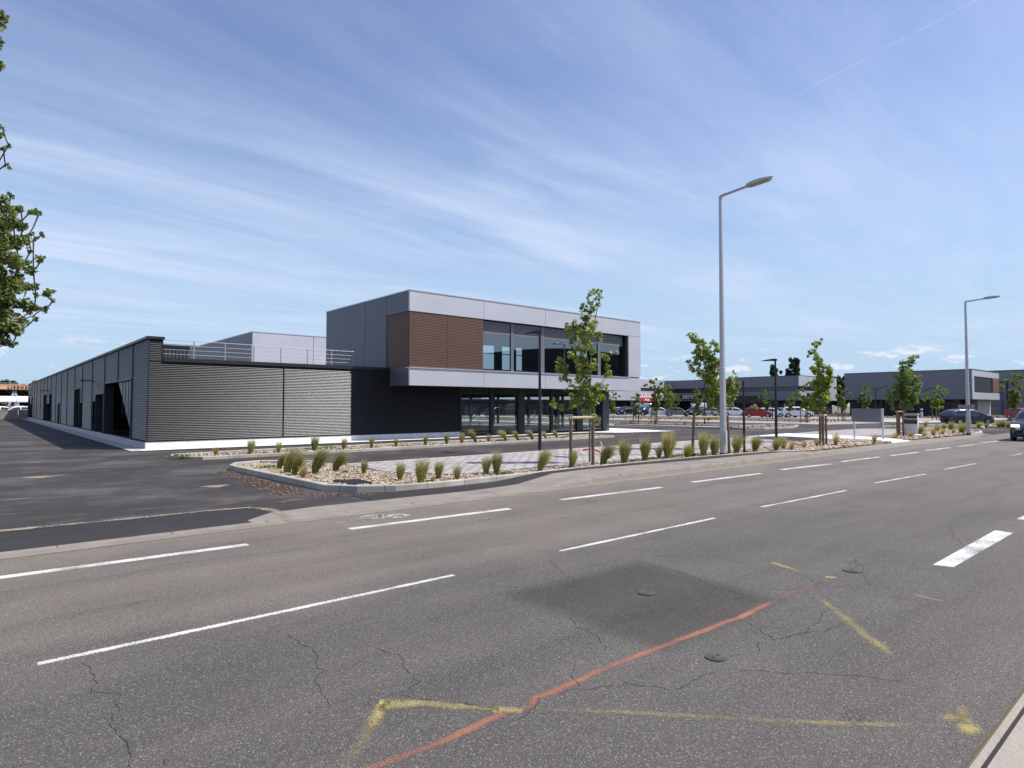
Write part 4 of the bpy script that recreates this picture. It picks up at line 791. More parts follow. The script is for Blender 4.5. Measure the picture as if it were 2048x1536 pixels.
for sx in (-1, 1): MB().add([(4.5, 125.3, 4.4), (4.8, 125.3, 4.4), (4.65+sx*1.0, 125.3, 0), (4.35+sx*1.0, 125.3, 0), (4.5, 125.5, 4.4), (4.8, 125.5, 4.4), (4.65+sx*1.0, 125.5, 0), (4.35+sx*1.0, 125.5, 0)], [(0,1,2,3), (7,6,5,4), (0,3,7,4), (1,5,6,2)]).build('leg', mat('pale_blue_steel', (.42, .50, .50), .5), gt)
text_mesh('L I E B H E R R', .55, mat('sign_letter_dark', (.07, .03, .02), .6), gt, (3.75, 124.98, 4.52), (1, 0, 0), (0, 0, 1), bold=.03)

# ------------------------------------------------------------------ street lamps, posts, signs
random.seed(11)
def big_lamp(x, y, zt, zh, ln, r0, r1, label, hr=1., z0=0.):
    t = thing('street_lamp', label, 'street lamp', (x, y, z0), 'tall galvanised road lamps')
    MB().tube([(x, y, z0-.05), (x, y, z0+1.2), (x, y, z0+1.21), (x, y, 3.2+z0), (x, y, 3.21+z0), (x, y, zt)], [r0, r0*.97, r0*.93, r0*.82, r0*.78, r1], 8).build('pole', M_galv, t)
    MB().tube([(x, y, z0-.05), (x, y, z0+.16)], [r0*1.12, r0*1.08], 8).build('base_sleeve', M_cast, t)
    MB().box(x-r0*.5, x+r0*.5, y-r0*1.02, y-r0*.9, z0+.5, z0+.95).build('service_door', M_galv, t)
    MB().tube([(x, y, zt-.12), (x, y, zt), (x, y-.08, zt+.02), (x, y-ln*.56, zt+(zh-zt)*.7)], [r1*1.05, r1*1.0, r1*.85, r1*.7], 8).build('arm', M_galvd, t)
    hd = MB(); n = 16; A = Vector((x, y-ln*.50, zt+(zh-zt)*.62)); B = Vector((x, y-ln, zh)); d = B-A; vs = []
    for i in range(11):
        u_ = i/10; wdt = (.10+.09*math.sin(math.pi*min(1, u_*1.15))**.8)*hr if u_ < .93 else .10*hr; wdt = wdt*(1 if i not in (0, 10) else .55); up = (.05+.07*math.sin(math.pi*u_)**.7)*hr
        c = A+d*u_
        for k in range(n):
            a = 2*math.pi*k/n; sn = math.sin(a); vs.append(c+Vector((math.cos(a)*wdt, 0, (sn*up if sn > 0 else sn*.035))))
    fs = [(i*n+k, i*n+(k+1) % n, (i+1)*n+(k+1) % n, (i+1)*n+k) for i in range(10) for k in range(n)]+[tuple(range(n)), tuple(10*n+k for k in range(n-1, -1, -1))]
    hd.add(vs, fs); hd.build('lamp_head', M_galvd, t, smooth=True)
    c = A+d*.5; MB().obox(c+Vector((0, 0, -.036)), (.105*hr, 0, 0), d*.36, (0, 0, .008)).build('lens', M_lens, t)
    return t
big_lamp(20.25, 11.95, 9.4, 9.55, 1.95, .125, .062, 'tall galvanised street lamp nearest the camera, on the pavement edge', 1.15)
lamp2 = big_lamp(46.6, 10.8, 8.3, 8.42, 1.75, .12, .06, 'tall galvanised street lamp carrying a small grey name plate, farther along the road', 1.1)
pl = thing('street_sign', 'small grey street name plate fixed to the farther tall lamp', 'sign', (46.45, 10.8, 1.8))
MB().box(46.43, 46.46, 10.45, 11.25, 1.62, 1.88).build('plate', mat('dull_blue_grey_plate', (.22, .23, .27), .5), pl)
MB().box(46.425, 46.43, 10.43, 11.27, 1.86, 1.885).box(46.425, 46.43, 10.43, 11.27, 1.615, 1.64).box(46.425, 46.43, 10.43, 10.455, 1.64, 1.86).box(46.425, 46.43, 11.245, 11.27, 1.64, 1.86).build('border', M_galvd, pl)
def black_lamp(x, y, zt, label, d=(0, 1), ln=.75, r=.06, group='black car park lamps'):
    t = thing('parking_lamp', label, 'lamp', (x, y, 0), group)
    MB().tube([(x, y, 0), (x, y, 2.0), (x, y, 2.01), (x, y, zt)], [r*1.15, r*1.05, r*.95, r*.75], 12).build('pole', M_black, t, smooth=False)
    d = Vector((*d, 0)).normalized(); n = Vector((-d.y, d.x, 0)); hd = MB()
    vs = []
    for u_, w_, h0, h1 in ((-.10, .05, -.04, .05), (.06, .06, -.07, .075), (.22, .09, -.045, .06), (.55, .15, -.025, .02), (ln, .14, -.02, .0)):
        c = Vector((x, y, zt+.05))+d*u_; vs += [c+n*w_+Vector((0, 0, h0)), c-n*w_+Vector((0, 0, h0)), c-n*w_+Vector((0, 0, h1)), c+n*w_+Vector((0, 0, h1))]
    fs = [(4*i+k, 4*i+(k+1) % 4, 4*i+4+(k+1) % 4, 4*i+4+k) for i in range(4) for k in range(4)]+[(0, 1, 2, 3), (19, 18, 17, 16)]
    hd.add(vs, fs); hd.build('lamp_head', M_black, t)
    c = Vector((x, y, zt+.05))+d*.42; MB().obox(c+Vector((0, 0, -.034)), n*.08, d*.16, (0, 0, .006)).build('lens', M_lens, t); return t
black_lamp(16.73, 17.75, 4.68, 'black flat-headed lamp in front of the overhanging building')
black_lamp(33.6, 16.6, 4.33, 'black flat-headed lamp beside the white path', r=.065)
black_lamp(52.5, 32.9, 4.2, 'black flat-headed lamp on the first car park island, in front of the passage sign', r=.05)
black_lamp(83, 41.5, 3.5, 'small distant black lamp in front of the white-fronted retail block', (0, 1), .8, .05)
black_lamp(133.5, 31.0-5, 4.0, 'small distant black lamp in front of the concrete hall', (0, 1), .9, .06)
def twin_lamp(x, y, zt, label):
    t = thing('twin_arm_lamp', label, 'lamp', (x, y, 0), 'twin-armed car park lamps')
    MB().tube([(x, y, 0), (x, y, zt)], [.08, .06], 8).build('pole', M_black, t)
    for s_ in (-1, 1):
        MB().tube([(x, y, zt-.1), (x, y+s_*.5, zt+.0), (x, y+s_*1.1, zt+.22)], [.05, .05, .04], 6).build('arm', M_black, t)
        MB().obox((x, y+s_*1.25, zt+.27), (.13, 0, 0), (0, .42, .13*s_), (0, 0, .04)).build('lamp_head', M_black, t)
p = PX(1751, 800, 98); twin_lamp(98, p.y, PX(1751, 777.5, 98).z, 'twin-armed black lamp left of two in front of the long grey block')
p = PX(1839, 800, 105); twin_lamp(105, p.y, PX(1839, 781.5, 105).z, 'twin-armed black lamp right of two in front of the long grey block')
t = thing('black_post', 'plain black post without lamp head, just right of the nearest tall street lamp', 'post', (21.7, 11.95, 0))
MB().tube([(21.7, 11.95, 0), (21.7, 11.95, 1.6), (21.7, 11.95, 1.61), (21.7, 11.95, 2.72)], [.042, .042, .034, .034], 10).build('pole', M_black, t)
MB().tube([(21.7, 11.95, 2.72), (21.7, 11.95, 2.76)], [.045, .04], 10).build('cap', M_black, t); MB().box(21.72, 21.76, 11.86, 11.92, 2.03, 2.08).build('bracket', M_black, t)
t = thing('blank_sign_board', 'blank slate grey board on two galvanised legs standing on the white path', 'sign', (35.6, 12.6, 0))
MB().box(35.56, 35.62, 11.98, 13.42, 1.0, 1.69).build('board', mat('slate_board', (.17, .175, .20), .5, .3, var=.03), t)
MB().box(35.54, 35.64, 11.88, 11.975, 1.0, 1.70).build('board_edge', M_silver2, t)
for y in (13.32, 11.93): MB().box(35.63, 35.69, y-.035, y+.035, .14, 1.66).build('leg', M_galv, t); MB().box(35.55, 35.77, y-.1, y+.1, .142, .155).build('foot_plate', M_cast, t)
t = thing('pillar_sign', 'small grey pillar sign with black plate and white lettering behind the rocks', 'sign', (43.2, 12.95, 0))
MB().box(43.2, 43.45, 12.56, 13.30, .0, 1.26).build('pillar', mat('pillar_grey', (.62, .62, .66), .6, var=.04), t); MB().box(43.17, 43.48, 12.53, 13.33, 1.26, 1.37).build('cap', M_slabg, t)
MB().box(43.17, 43.2, 12.58, 13.28, .74, 1.22).build('plate', M_black, t)
text_mesh('Passages', .2, mat('letter_grey', (.5, .5, .52), .5), t, (43.155, 13.26, .98), (0, -1, 0), (0, 0, 1), 'lettering', .01, .3, .006)
mb = MB()
for z in (.90, .82): mb.box(43.16, 43.17, 12.66, 13.2, z, z+.025)
mb.build('small_lettering', mat('letter_dim', (.12, .12, .13), .5), t)
t = thing('marker_post', 'white marker post with grey band beside the lane, in front of the long grey block', 'bollard', G(1843.5, 835))
g = G(1843.5, 835); MB().tube([g, g+Vector((0, 0, .85))], .16, 10).build('post', M_whitep, t); MB().tube([g+Vector((0, 0, .85)), g+Vector((0, 0, 1.15))], .14, 10).build('band', M_dark2, t); MB().tube([g+Vector((0, 0, 1.15)), g+Vector((0, 0, 1.36))], [.2, .15], 10).build('cap', M_whitep, t)
# black canopy in the car park
t = thing('black_canopy', 'long black box canopy on slim posts behind the parked cars', 'canopy', (108, 60, 0))
MB().box(108, 109.2, 56.2, 65.6, 2.35, 3.6).build('fascia', M_black, t); MB().box(108, 112, 56.2, 65.6, 3.6, 3.66).build('roof', M_black, t)
for y in (56.3, 60.8, 65.4): MB().box(108.4, 108.55, y-.07, y+.07, 0, 2.35).build('post', M_black, t)
# red hose and little items in the front bed
tag(MB().tube([G(1166, 900, .3), G(1180, 898, .32), G(1195, 901, .28), G(1207, 910, .15), G(1212, 918, .1)], .028, 8).build('red_hose', M_hose, smooth=True), 'red corrugated hose loop sticking out beside the first staked tree', 'hose')
g = G(1206, 905); tag(MB().tube([g+Vector((0, 0, .1)), g+Vector((-.07, .05, .42))], .025, 6).build('marker_stick', M_slab), 'thin pale marker stick leaning behind the front grasses near the red hose', 'stick')
g = G(1386, 902); tag(MB().tube([g+Vector((0, 0, .1)), g+Vector((-.05, .03, .42))], .022, 6).build('marker_stick', M_wood), 'thin brown stick leaning over ground cover left of the nearest tall lamp', 'stick')
tag(MB().prism([G(1829, 872), G(1845, 873), G(1843, 875), G(1829, 874)], .05, .12).build('flat_stone', M_slab), 'flat white slab lying beside the pillar sign', 'stone')
# orange-red barrier foot at far right by the tree
# ------------------------------------------------------------------ trees
DENS = 2.7
def leaf_geo(mb, c, size, n, rad, squash=(1, 1, 1)):
    """n maple-like leaves scattered in an ellipsoid, each a folded five-pointed blade"""
    out = np.array([(0, -.5), (.22, -.2), (.55, -.18), (.36, .08), (.42, .42), (.14, .3), (0, .62), (-.14, .3), (-.42, .42), (-.36, .08), (-.55, -.18), (-.22, -.2)])
    for _ in range(n):
        while True:
            q = rng.uniform(-1, 1, 3)
            if q@q <= 1: break
        p = np.array(c)+q*rad*np.array(squash); sz = size*rng.uniform(.6, 1.25)
        nrm = Vector(rng.normal(0, 1, 3)); nrm.z = abs(nrm.z)*.8+.35; nrm.normalize(); a = nrm.orthogonal().normalized(); b = nrm.cross(a); th = rng.uniform(0, 6.28)
        A = a*math.cos(th)+b*math.sin(th); B = nrm.cross(A); P = Vector(p); vs = [P]
        for u_, v_ in out: vs.append(P+A*(u_*sz)+B*(v_*sz)-nrm*(abs(u_)*sz*.35+v_*v_*sz*.25))
        mb.add(vs, [(0, k+1, k % 12+2 if k < 11 else 1) for k in range(12)])
def leaf_simple(mb, c, size, n, rad, squash=(1, 1, 1)):
    for _ in range(n):
        while True:
            q = rng.uniform(-1, 1, 3)
            if q@q <= 1: break
        P = Vector(np.array(c)+q*rad*np.array(squash)); sz = size*rng.uniform(.6, 1.3)
        nrm = Vector(rng.normal(0, 1, 3)); nrm.z = abs(nrm.z)*.8+.2; nrm.normalize(); a = nrm.orthogonal().normalized(); b = nrm.cross(a); th = rng.uniform(0, 6.28)
        A = a*math.cos(th)+b*math.sin(th); B = nrm.cross(A)
        mb.add([P-B*sz*.55, P+A*sz*.42-nrm*sz*.12, P+B*sz*.6, P-A*sz*.42-nrm*sz*.12], [(0, 1, 2), (0, 2, 3)])
def tree(name, base, trunk_pts, clumps, size, per, label, cat='tree', group=None, leafm=None, tr=.035, simple=False, sub=3):
    """trunk_pts / clumps: (across, depth, height[, radius]) in metres in the plane facing the road corner"""
    base = Vector(base); t = thing(name, label, cat, base, group)
    W = lambda a, d, h: base+_r*a+_fh*d+Vector((0, 0, h))
    mb = MB(); tp = [W(*p) for p in trunk_pts]; mb.tube(tp, [tr*(1-.75*i/(len(tp)-1)) for i in range(len(tp))], 8)
    cr = MB(); nodes = [(p_, tr*(1-.75*i/(len(tp)-1))*(.55 if tr < .1 else .22)) for i, p_ in enumerate(tp) if i > 0]; Q = []
    for i in range(len(tp)-1):
        if i > 0: nodes.append(((tp[i]+tp[i+1])/2, tr*(1-.75*(i+.5)/(len(tp)-1))*(.55 if tr < .1 else .22)))
    for cl in clumps:
        a, h, r_ = cl[:3]; d = cl[3] if len(cl) > 3 else random.uniform(-.5, .5)*min(.9, .35+r_); Q.append((W(a, d, h), r_))
    Q.sort(key=lambda q_: min((p_[0]-q_[0]).length for p_ in nodes))
    for q, r_ in Q:
        att, ra = min(nodes, key=lambda p_: (p_[0]-q).length+max(0, p_[0].z-q.z+.1)*2.5); rb = max(ra*.72, tr*.07); mid = (att+q)/2+Vector((0, 0, -.1*(q-att).length)); mb.tube([att, mid, q], [ra*.8, (ra+rb)*.42, rb], 5, False); nodes.append((q, rb))
        for k in range(sub):
            o_ = Vector(rng.normal(0, 1, 3))*r_*.5; (leaf_simple if simple else leaf_geo)(cr, q+o_, size*1.12, max(2, int(per*r_*r_*16*DENS/sub)), r_*.66, (1, 1, 1.1))
    mb.build('trunk', M_bark, t); cr.build('crown', leafm or M_leaf, t); return t
def pxclumps(bx, by, pxm, pts): return [((x-bx)/pxm, (by-y)/pxm, r_) for x, y, r_ in pts]
# first staked maple, measured clump by clump against its trunk foot (pixels of the photo)
b1 = Vector((14.3, 12.95, .12)); dep = (b1-_C).dot(_f); m1 = FPX/dep; bp = (CXP+FPX*(b1-_C).dot(_r)/dep, CYP-FPX*(b1-_C).dot(_u)/dep)
zz = lambda L_, ox, oy, s_: [(ox+x/s_, oy+y/s_, r_) for x, y, r_ in L_]
cl1 = zz([(1310, 110, .15), (1345, 150, .11), (1270, 150, .08), (1300, 215, .15), (1275, 250, .12), (1210, 275, .13), (1255, 300, .16), (1210, 345, .12), (1240, 365, .14), (1320, 370, .11), (1095, 390, .13), (1075, 430, .14), (1140, 430, .12), (1085, 490, .14),
          (1230, 420, .17), (1270, 450, .16), (1210, 480, .18), (1260, 520, .15), (1330, 500, .13), (1355, 530, .10), (1115, 560, .15), (1130, 610, .14), (1215, 560, .16), (1250, 590, .14), (1290, 640, .13), (1210, 640, .14), (1120, 690, .16), (1170, 700, .18), (1240, 730, .18), (1290, 750, .14), (1200, 790, .2), (1260, 800, .15), (1160, 840, .17), (1220, 870, .19), (1180, 920, .16),
          (1010, 730, .11), (985, 780, .15), (1035, 790, .13), (1050, 840, .1), (1040, 890, .13), (1075, 930, .12), (1100, 970, .12), (1400, 700, .12), (1440, 690, .08), (1445, 800, .13), (1420, 830, .11), (1430, 870, .09), (1505, 645, .08), (1310, 950, .14), (1360, 950, .13), (1390, 975, .08),
          (1200, 980, .2), (1250, 1010, .22), (1320, 1020, .2), (1150, 1050, .2), (1230, 1075, .24), (1300, 1080, .2), (1355, 1060, .14), (1170, 1110, .18), (1100, 1130, .14), (935, 1100, .12), (970, 1135, .15), (1010, 1150, .1), (1250, 1180, .15), (1210, 1190, .1), (1310, 1250, .13), (1320, 1290, .1)], 900, 560, 4.517)
tree('staked_maple', b1, [(0, 0, 0), (.01, 0, 1.3), (.02, 0, 2.2), (.05, .02, 3.2), (.1, 0, 4.0), (.3, 0, 4.9), (.42, 0, 5.3)], pxclumps(bp[0], bp[1], m1, cl1), .095, 42, 'young maple held between wooden stakes in front of the building overhang', 'tree', 'staked young trees', M_leaf, .032)
b2 = Vector((22.9, 13.6, .12)); dep = (b2-_C).dot(_f); m2 = FPX/dep; bp = (CXP+FPX*(b2-_C).dot(_r)/dep, CYP-FPX*(b2-_C).dot(_u)/dep)
cl2 = zz([(285, 205, .13), (330, 240, .14), (350, 280, .13), (410, 290, .16), (450, 320, .15), (400, 340, .12), (490, 345, .07), (575, 315, .12), (560, 370, .11), (620, 370, .16), (640, 410, .14), (690, 430, .1), (630, 460, .08), (370, 430, .12), (430, 400, .2), (480, 430, .2), (450, 480, .2), (520, 470, .2), (550, 520, .2), (480, 540, .2), (400, 490, .1), (350, 550, .14), (340, 610, .16), (390, 600, .13), (600, 550, .17), (650, 540, .14), (320, 700, .14), (400, 660, .15), (380, 760, .13), (440, 770, .14), (500, 690, .2), (560, 620, .2), (610, 620, .22), (650, 600, .2), (570, 700, .14), (640, 700, .22), (690, 680, .16), (520, 760, .2), (580, 780, .2), (470, 820, .2), (540, 840, .22), (620, 800, .24), (680, 780, .2), (560, 900, .24), (630, 880, .26), (690, 870, .2), (540, 960, .22), (610, 970, .25), (680, 960, .2), (560, 1040, .22), (620, 1060, .22), (570, 1120, .2), (640, 1130, .2), (530, 1180, .16), (600, 1190, .18), (910, 725, .07), (880, 790, .08), (840, 830, .12), (900, 840, .14), (940, 800, .08), (850, 900, .18), (910, 920, .17), (840, 980, .2), (890, 1010, .2), (850, 1050, .17), (820, 1190, .15), (900, 1200, .12), (560, 1370, .1), (600, 1340, .12), (450, 1300, .12), (1160, 1230, .1), (1120, 1220, .08), (700, 1240, .16), (760, 1180, .16), (750, 1050, .2), (760, 950, .2)], 1340, 640, 6.98)
tree('staked_maple', b2, [(0, 0, 0), (0, 0, 1.3), (-.1, 0, 2.2), (-.25, 0, 3.1), (-.55, 0, 4.0), (-1.0, 0, 4.7)], pxclumps(bp[0], bp[1], m2, cl2), .10, 40, 'young maple leaning left behind the nearest tall street lamp', 'tree', 'staked young trees', M_leaf, .035)
b3 = Vector((30.9, 13.0, .12)); dep = (b3-_C).dot(_f); m3 = FPX/dep; bp = (CXP+FPX*(b3-_C).dot(_r)/dep, CYP-FPX*(b3-_C).dot(_u)/dep)
cl3 = zz([(285, 150, .1), (330, 155, .14), (255, 190, .12), (290, 225, .07), (240, 262, .11), (290, 265, .1), (265, 300, .15), (345, 350, .1), (195, 330, .05), (280, 350, .18), (285, 400, .18), (300, 450, .22), (320, 490, .2), (290, 530, .18), (375, 435, .1), (395, 490, .14), (360, 550, .2), (470, 510, .16), (490, 560, .15), (450, 540, .18), (470, 600, .2), (330, 590, .22), (400, 610, .25), (320, 650, .25), (380, 680, .3), (450, 670, .22), (340, 740, .3), (420, 750, .28), (470, 740, .16), (330, 820, .3), (400, 840, .3), (450, 820, .2), (300, 890, .22), (360, 920, .28), (420, 900, .2), (340, 970, .2)], 1590, 660, 6.4)
tree('staked_maple', b3, [(0, 0, 0), (0, 0, 1.3), (0, 0, 2.4), (-.1, 0, 3.4), (-.25, 0, 4.2), (-.3, 0, 4.9)], pxclumps(bp[0], bp[1], m3, cl3), .12, 34, 'young maple in a three-post stake left of the blank sign board', 'tree', 'staked young trees', M_leaf, .04)
b4 = Vector((41.8, 12.9, .03)); dep = (b4-_C).dot(_f); m4 = FPX/dep; bp = (CXP+FPX*(b4-_C).dot(_r)/dep, CYP-FPX*(b4-_C).dot(_u)/dep)
cl4 = zz([(1575, 345, .16), (1540, 375, .16), (1530, 400, .12), (1400, 395, .12), (1420, 420, .14), (1470, 380, .1), (1490, 430, .16), (1440, 460, .18), (1500, 470, .16), (1430, 510, .18), (1480, 510, .16), (1400, 550, .26), (1460, 560, .28), (1330, 590, .16), (1340, 610, .16), (1400, 620, .3), (1460, 640, .3), (1500, 620, .2), (1590, 590, .1), (1580, 680, .2), (1540, 700, .2), (1410, 700, .34), (1470, 720, .3), (1330, 700, .25), (1290, 760, .3), (1350, 780, .3), (1430, 790, .34), (1520, 780, .3), (1600, 740, .16), (1260, 840, .3), (1320, 850, .32), (1400, 870, .34), (1480, 870, .34), (1540, 850, .26), (1250, 920, .26), (1260, 980, .16), (1400, 940, .32), (1470, 940, .26), (1420, 1000, .2)], 1590, 660, 6.4)
tree('staked_maple', b4, [(0, 0, 0), (.03, 0, 1.3), (.05, 0, 2.4), (.1, 0, 3.4), (.3, 0, 4.3), (.5, 0, 4.8)], pxclumps(bp[0], bp[1], m4, cl4), .13, 26, 'wide young maple behind the stakes left of the pillar sign', 'tree', 'staked young trees', M_leaf2, .045)
# far young trees: three prototypes, copied
def small_tree(seed, h, wdt, label, lm=M_leaf2):
    random.seed(seed); cl = []
    for k in range(26):
        u_ = (k+.5)/26; hw = wdt*(.35+.9*math.sin(math.pi*min(1, (1-u_)*1.25+.06)))*.5; cl.append((random.uniform(-hw, hw), h*(.34+.64*u_), .26*(1.15-.65*u_), random.uniform(-hw, hw)))
    return tree('young_tree', (0, 0, 0), [(0, 0, 0), (0, 0, h*.35), (.05, 0, h*.7), (0, 0, h*.97)], cl, .17, 27, label, 'tree', 'young trees in the car park beds', lm, .04, True, 2)
protos = [small_tree(1, 4.6, 1.2, 'x'), small_tree(2, 4.3, 1.5, 'x', M_leaf), small_tree(5, 4.9, 1.3, 'x')]
far_trees = [  # photo x of foot, world X of its row, top y, prototype, label
 (1226, 51.5, 783, 0, 'slim young tree just right of the dark end column of the overhang'), (1272, 52, 785, 2, 'young tree standing left of the red shop sign'),
 (1310, 51, 756, 0, 'tallest young car park tree, right of the red shop sign'), (1337, 74, 768, 1, 'young tree between the red sign and the passage sign'),
 (1350, 74, 786, 2, 'low young tree left edge of the passage sign'), (1393, 74, 775, 0, 'thin young tree standing across the passage sign'),
 (1533, 82, 777, 2, 'young tree left of the small black lamp by the white path'), (1579, 90, 786, 0, 'small young tree just right of the small black lamp by the white path'),
 (1613, 66, 763, 1, 'young tree in front of the white corner of the middle retail block'), (1683, 75, 768, 2, 'young tree in the gap between the two grey retail blocks'),
 (1728, 80, 768, 0, 'young tree rising behind the blank sign board'), (1871, 88, 770, 1, 'young tree behind the parked blue-grey hatchback, left of the name plate lamp'), (2027, 84, 745, 2, 'young tree at the right edge before the concrete hall')]
used = set()
for x, X, ty, k, lb in far_trees:
    top = PX(x, ty, X); o = protos[k] if k not in used else copy_tree(protos[k]); used.add(k); h0 = (4.6, 4.3, 4.9)[k]
    o.location = (X, top.y, 0); s_ = top.z/h0; o.scale = (min(1.35, s_*1.1), min(1.35, s_*1.1), s_); o.rotation_euler = (0, 0, random.uniform(0, 6.28)); o['label'] = lb
# tall poplars and tree masses far behind
for x0, ty, wpx, lb in ((1547, 733, 13, 'narrow dark poplar left of two above the retail roofs'), (1587, 716, 19, 'broad dark poplar right of two above the retail roofs')):
    X = 175; top = PX(x0, ty, X); a = top.z; wm = wpx/8.2; cl = []
    random.seed(int(x0))
    for k in range(44): u_ = k/44; hw = wm*.62*math.sin(math.pi*min(1, .12+(1-u_)*.8)); cl.append((random.uniform(-hw, hw), a*(.45+.53*u_), .75, random.uniform(-hw, hw)))
    tree('poplar', (X, top.y, 0), [(0, 0, 0), (0, 0, a*.6), (0, 0, a*.95)], cl, .42, 5, lb, 'tree', None, M_leafdk, .2, True, 2)
for x0, X, ty, wd_, lb in ((1682, 150, 754, 2.2, 'dark tree crown visible between the two grey retail blocks'),):
    top = PX(x0, ty, X); cl = [(random.uniform(-wd_, wd_), top.z*(.3+.62*random.random()), .9, random.uniform(-1, 1)) for _ in range(75)]
    tree('dark_tree', (X, top.y, 0), [(0, 0, 0), (0, 0, top.z*.6), (0, 0, top.z*.8)], cl, .5, 5, lb, 'tree', None, M_leafdk, .2, True, 2)
for k, (xx, lb) in enumerate(((-6, 'dark leafy tree under the orange beam, furthest left'), (-1.5, 'dark leafy tree second from left under the orange beam'), (2.8, 'dark leafy tree behind the white marquees under the lettering'), (7.0, 'dark leafy tree beside the corrugated building edge under the beam'))):
    cl = [(random.uniform(-2.8, 2.8), 2.2+2.6*random.random(), .9, random.uniform(-1, 1)) for _ in range(34)]
    tree('leafy_tree', (xx, 132+k % 2, 0), [(0, 0, 0), (0, 0, 2.5), (0, 0, 4)], cl, .5, 6, lb, 'tree', 'trees behind the marquees', M_leafdk, .15, True, 2)
# big tree at the left edge, trunk outside the frame
random.seed(21)
bt = Vector((-1.3, 17.6, 0)); dep = (bt-_C).dot(_f); mt = FPX/dep; bp = (CXP+FPX*(bt-_C).dot(_r)/dep, CYP-FPX*(bt-_C).dot(_u)/dep)
pts = [(5, 35, .14), (-12, 60, .22), (14, 42, .1), (-4, 88, .16), (-25, 110, .2), (8, 255, .05), (5, 272, .07), (20, 290, .05), (10, 296, .05), (14, 330, .05), (-14, 300, .12), (-20, 345, .18),
       (10, 398, .1), (25, 390, .05), (-10, 420, .2), (15, 430, .16), (45, 420, .12), (65, 422, .1), (80, 430, .05), (30, 450, .14), (50, 455, .1), (5, 470, .22), (60, 470, .07), (88, 468, .06), (70, 480, .06), (35, 490, .16), (65, 500, .07), (15, 520, .22), (45, 530, .14), (70, 540, .1), (85, 520, .08), (80, 512, .06), (30, 560, .2), (60, 570, .15), (75, 590, .08), (95, 590, .1), (108, 582, .07), (110, 600, .05), (10, 600, .24), (45, 605, .2), (70, 620, .12), (92, 615, .08), (20, 640, .18), (45, 640, .12), (76, 634, .07), (5, 670, .16), (40, 662, .05), (22, 690, .05), (6, 690, .07), (35, 686, .03)]
pts = [(x-3, y, r_*(.75 if x > 40 or y < 360 else 1.)) for x, y, r_ in pts]
pts += [(random.uniform(-260, -80), random.uniform(40, 690), random.uniform(.2, .34)) for _ in range(50)]+[(random.uniform(-80, 0), random.uniform(440, 650), random.uniform(.16, .26)) for _ in range(75)]
cb = []; br = (bt-_C).dot(_r)
for x, y, r_ in pts:
    d = random.uniform(-1.4, 1.4) if x < -40 else random.uniform(-.5, .5); P = _C+_ray(x, y)*((dep+d)/_f.dot(_ray(x, y))); q = P-bt; cb.append((q.dot(_r), q.z, r_*1.05, q.dot(_fh)))
tree('roadside_tree', bt, [(0, 0, 0), (.05, 0, 1.8), (0, 0, 3.2), (.1, .1, 4.5), (.25, 0, 6), (.5, 0, 7.4), (.9, 0, 9.0)], cb, .066, 150, 'large leafy tree reaching into the frame from the left edge', 'tree', None, leafmat('roadside_leaf', (.10, .14, .04), (.23, .27, .09)), .22)

# stakes round the young trees: posts with pale crossbars
def stake_frame(posts, h, label, bars, r_=.045, lean=0.):
    c = sum((Vector(p) for p in posts), Vector((0, 0)))/len(posts); t = thing('tree_stake_frame', label, 'tree stakes', (c.x, c.y, 0), 'wooden tree stakes')
    for i, (x, y) in enumerate(posts): MB().tube([(x, y, .05), (x+lean*(c.x-x), y+lean*(c.y-y), h+.06)], [r_, r_*.92], 9).build('post', M_wood, t)
    for a, b in bars:
        A, B = Vector((*posts[a], h)), Vector((*posts[b], h)); d = (B-A).normalized()*.06; MB().tube([A-d, B+d], .042, 8).build('crossbar', M_woodl, t)
    return t
g1, g2 = G(1142, 932, .13), G(1186, 928, .13); mid = (g1+g2)/2
stake_frame([(g1.x, g1.y), (g2.x, g2.y)], 1.5, 'two thick brown stakes with pale crossbar around the first maple', [(0, 1)], .05)
g1, g2 = G(1385, 905, .13), G(1459, 905, .13); stake_frame([(g1.x, g1.y), (g2.x, g2.y)], 1.42, 'two brown stakes with pale crossbar flanking the nearest tall street lamp', [(0, 1)], .055, .1)
g1, g2, g3 = G(1640, 889, .13), G(1647, 891, .13), G(1653, 889, .13); stake_frame([(g1.x, g1.y), (g2.x, g2.y), (g3.x, g3.y)], 1.42, 'three close brown stakes left of the blank sign board', [(0, 1), (1, 2)], .05, .1)
g1, g2, g3 = G(1795, 876), G(1799, 873), G(1807, 876); stake_frame([(g1.x, g1.y), (g2.x, g2.y), (g3.x, g3.y)], 1.5, 'three brown stakes just left of the pillar sign', [(0, 2), (0, 1)], .055)
for x, X, h, lb in ((1308, 51, 1.3, 'thin stakes under the tallest car park tree'), (1608, 66, 1.6, 'thin stakes left of the three close stakes, under a car park tree'), (1683, 75, 1.6, 'thin stakes under the tree between the grey retail blocks'), (1871, 88, 1.6, 'thin stakes behind the blue-grey hatchback'), (2024, 84, 1.8, 'brown stakes at the right edge before the red car'), (1272, 52, 1.3, 'thin stakes under the tree left of the red shop sign')):
    y = PX(x, 830, X).y; stake_frame([(X, y+.35), (X, y-.35), (X+.4, y)], h, lb, [(0, 1), (1, 2)], .05)

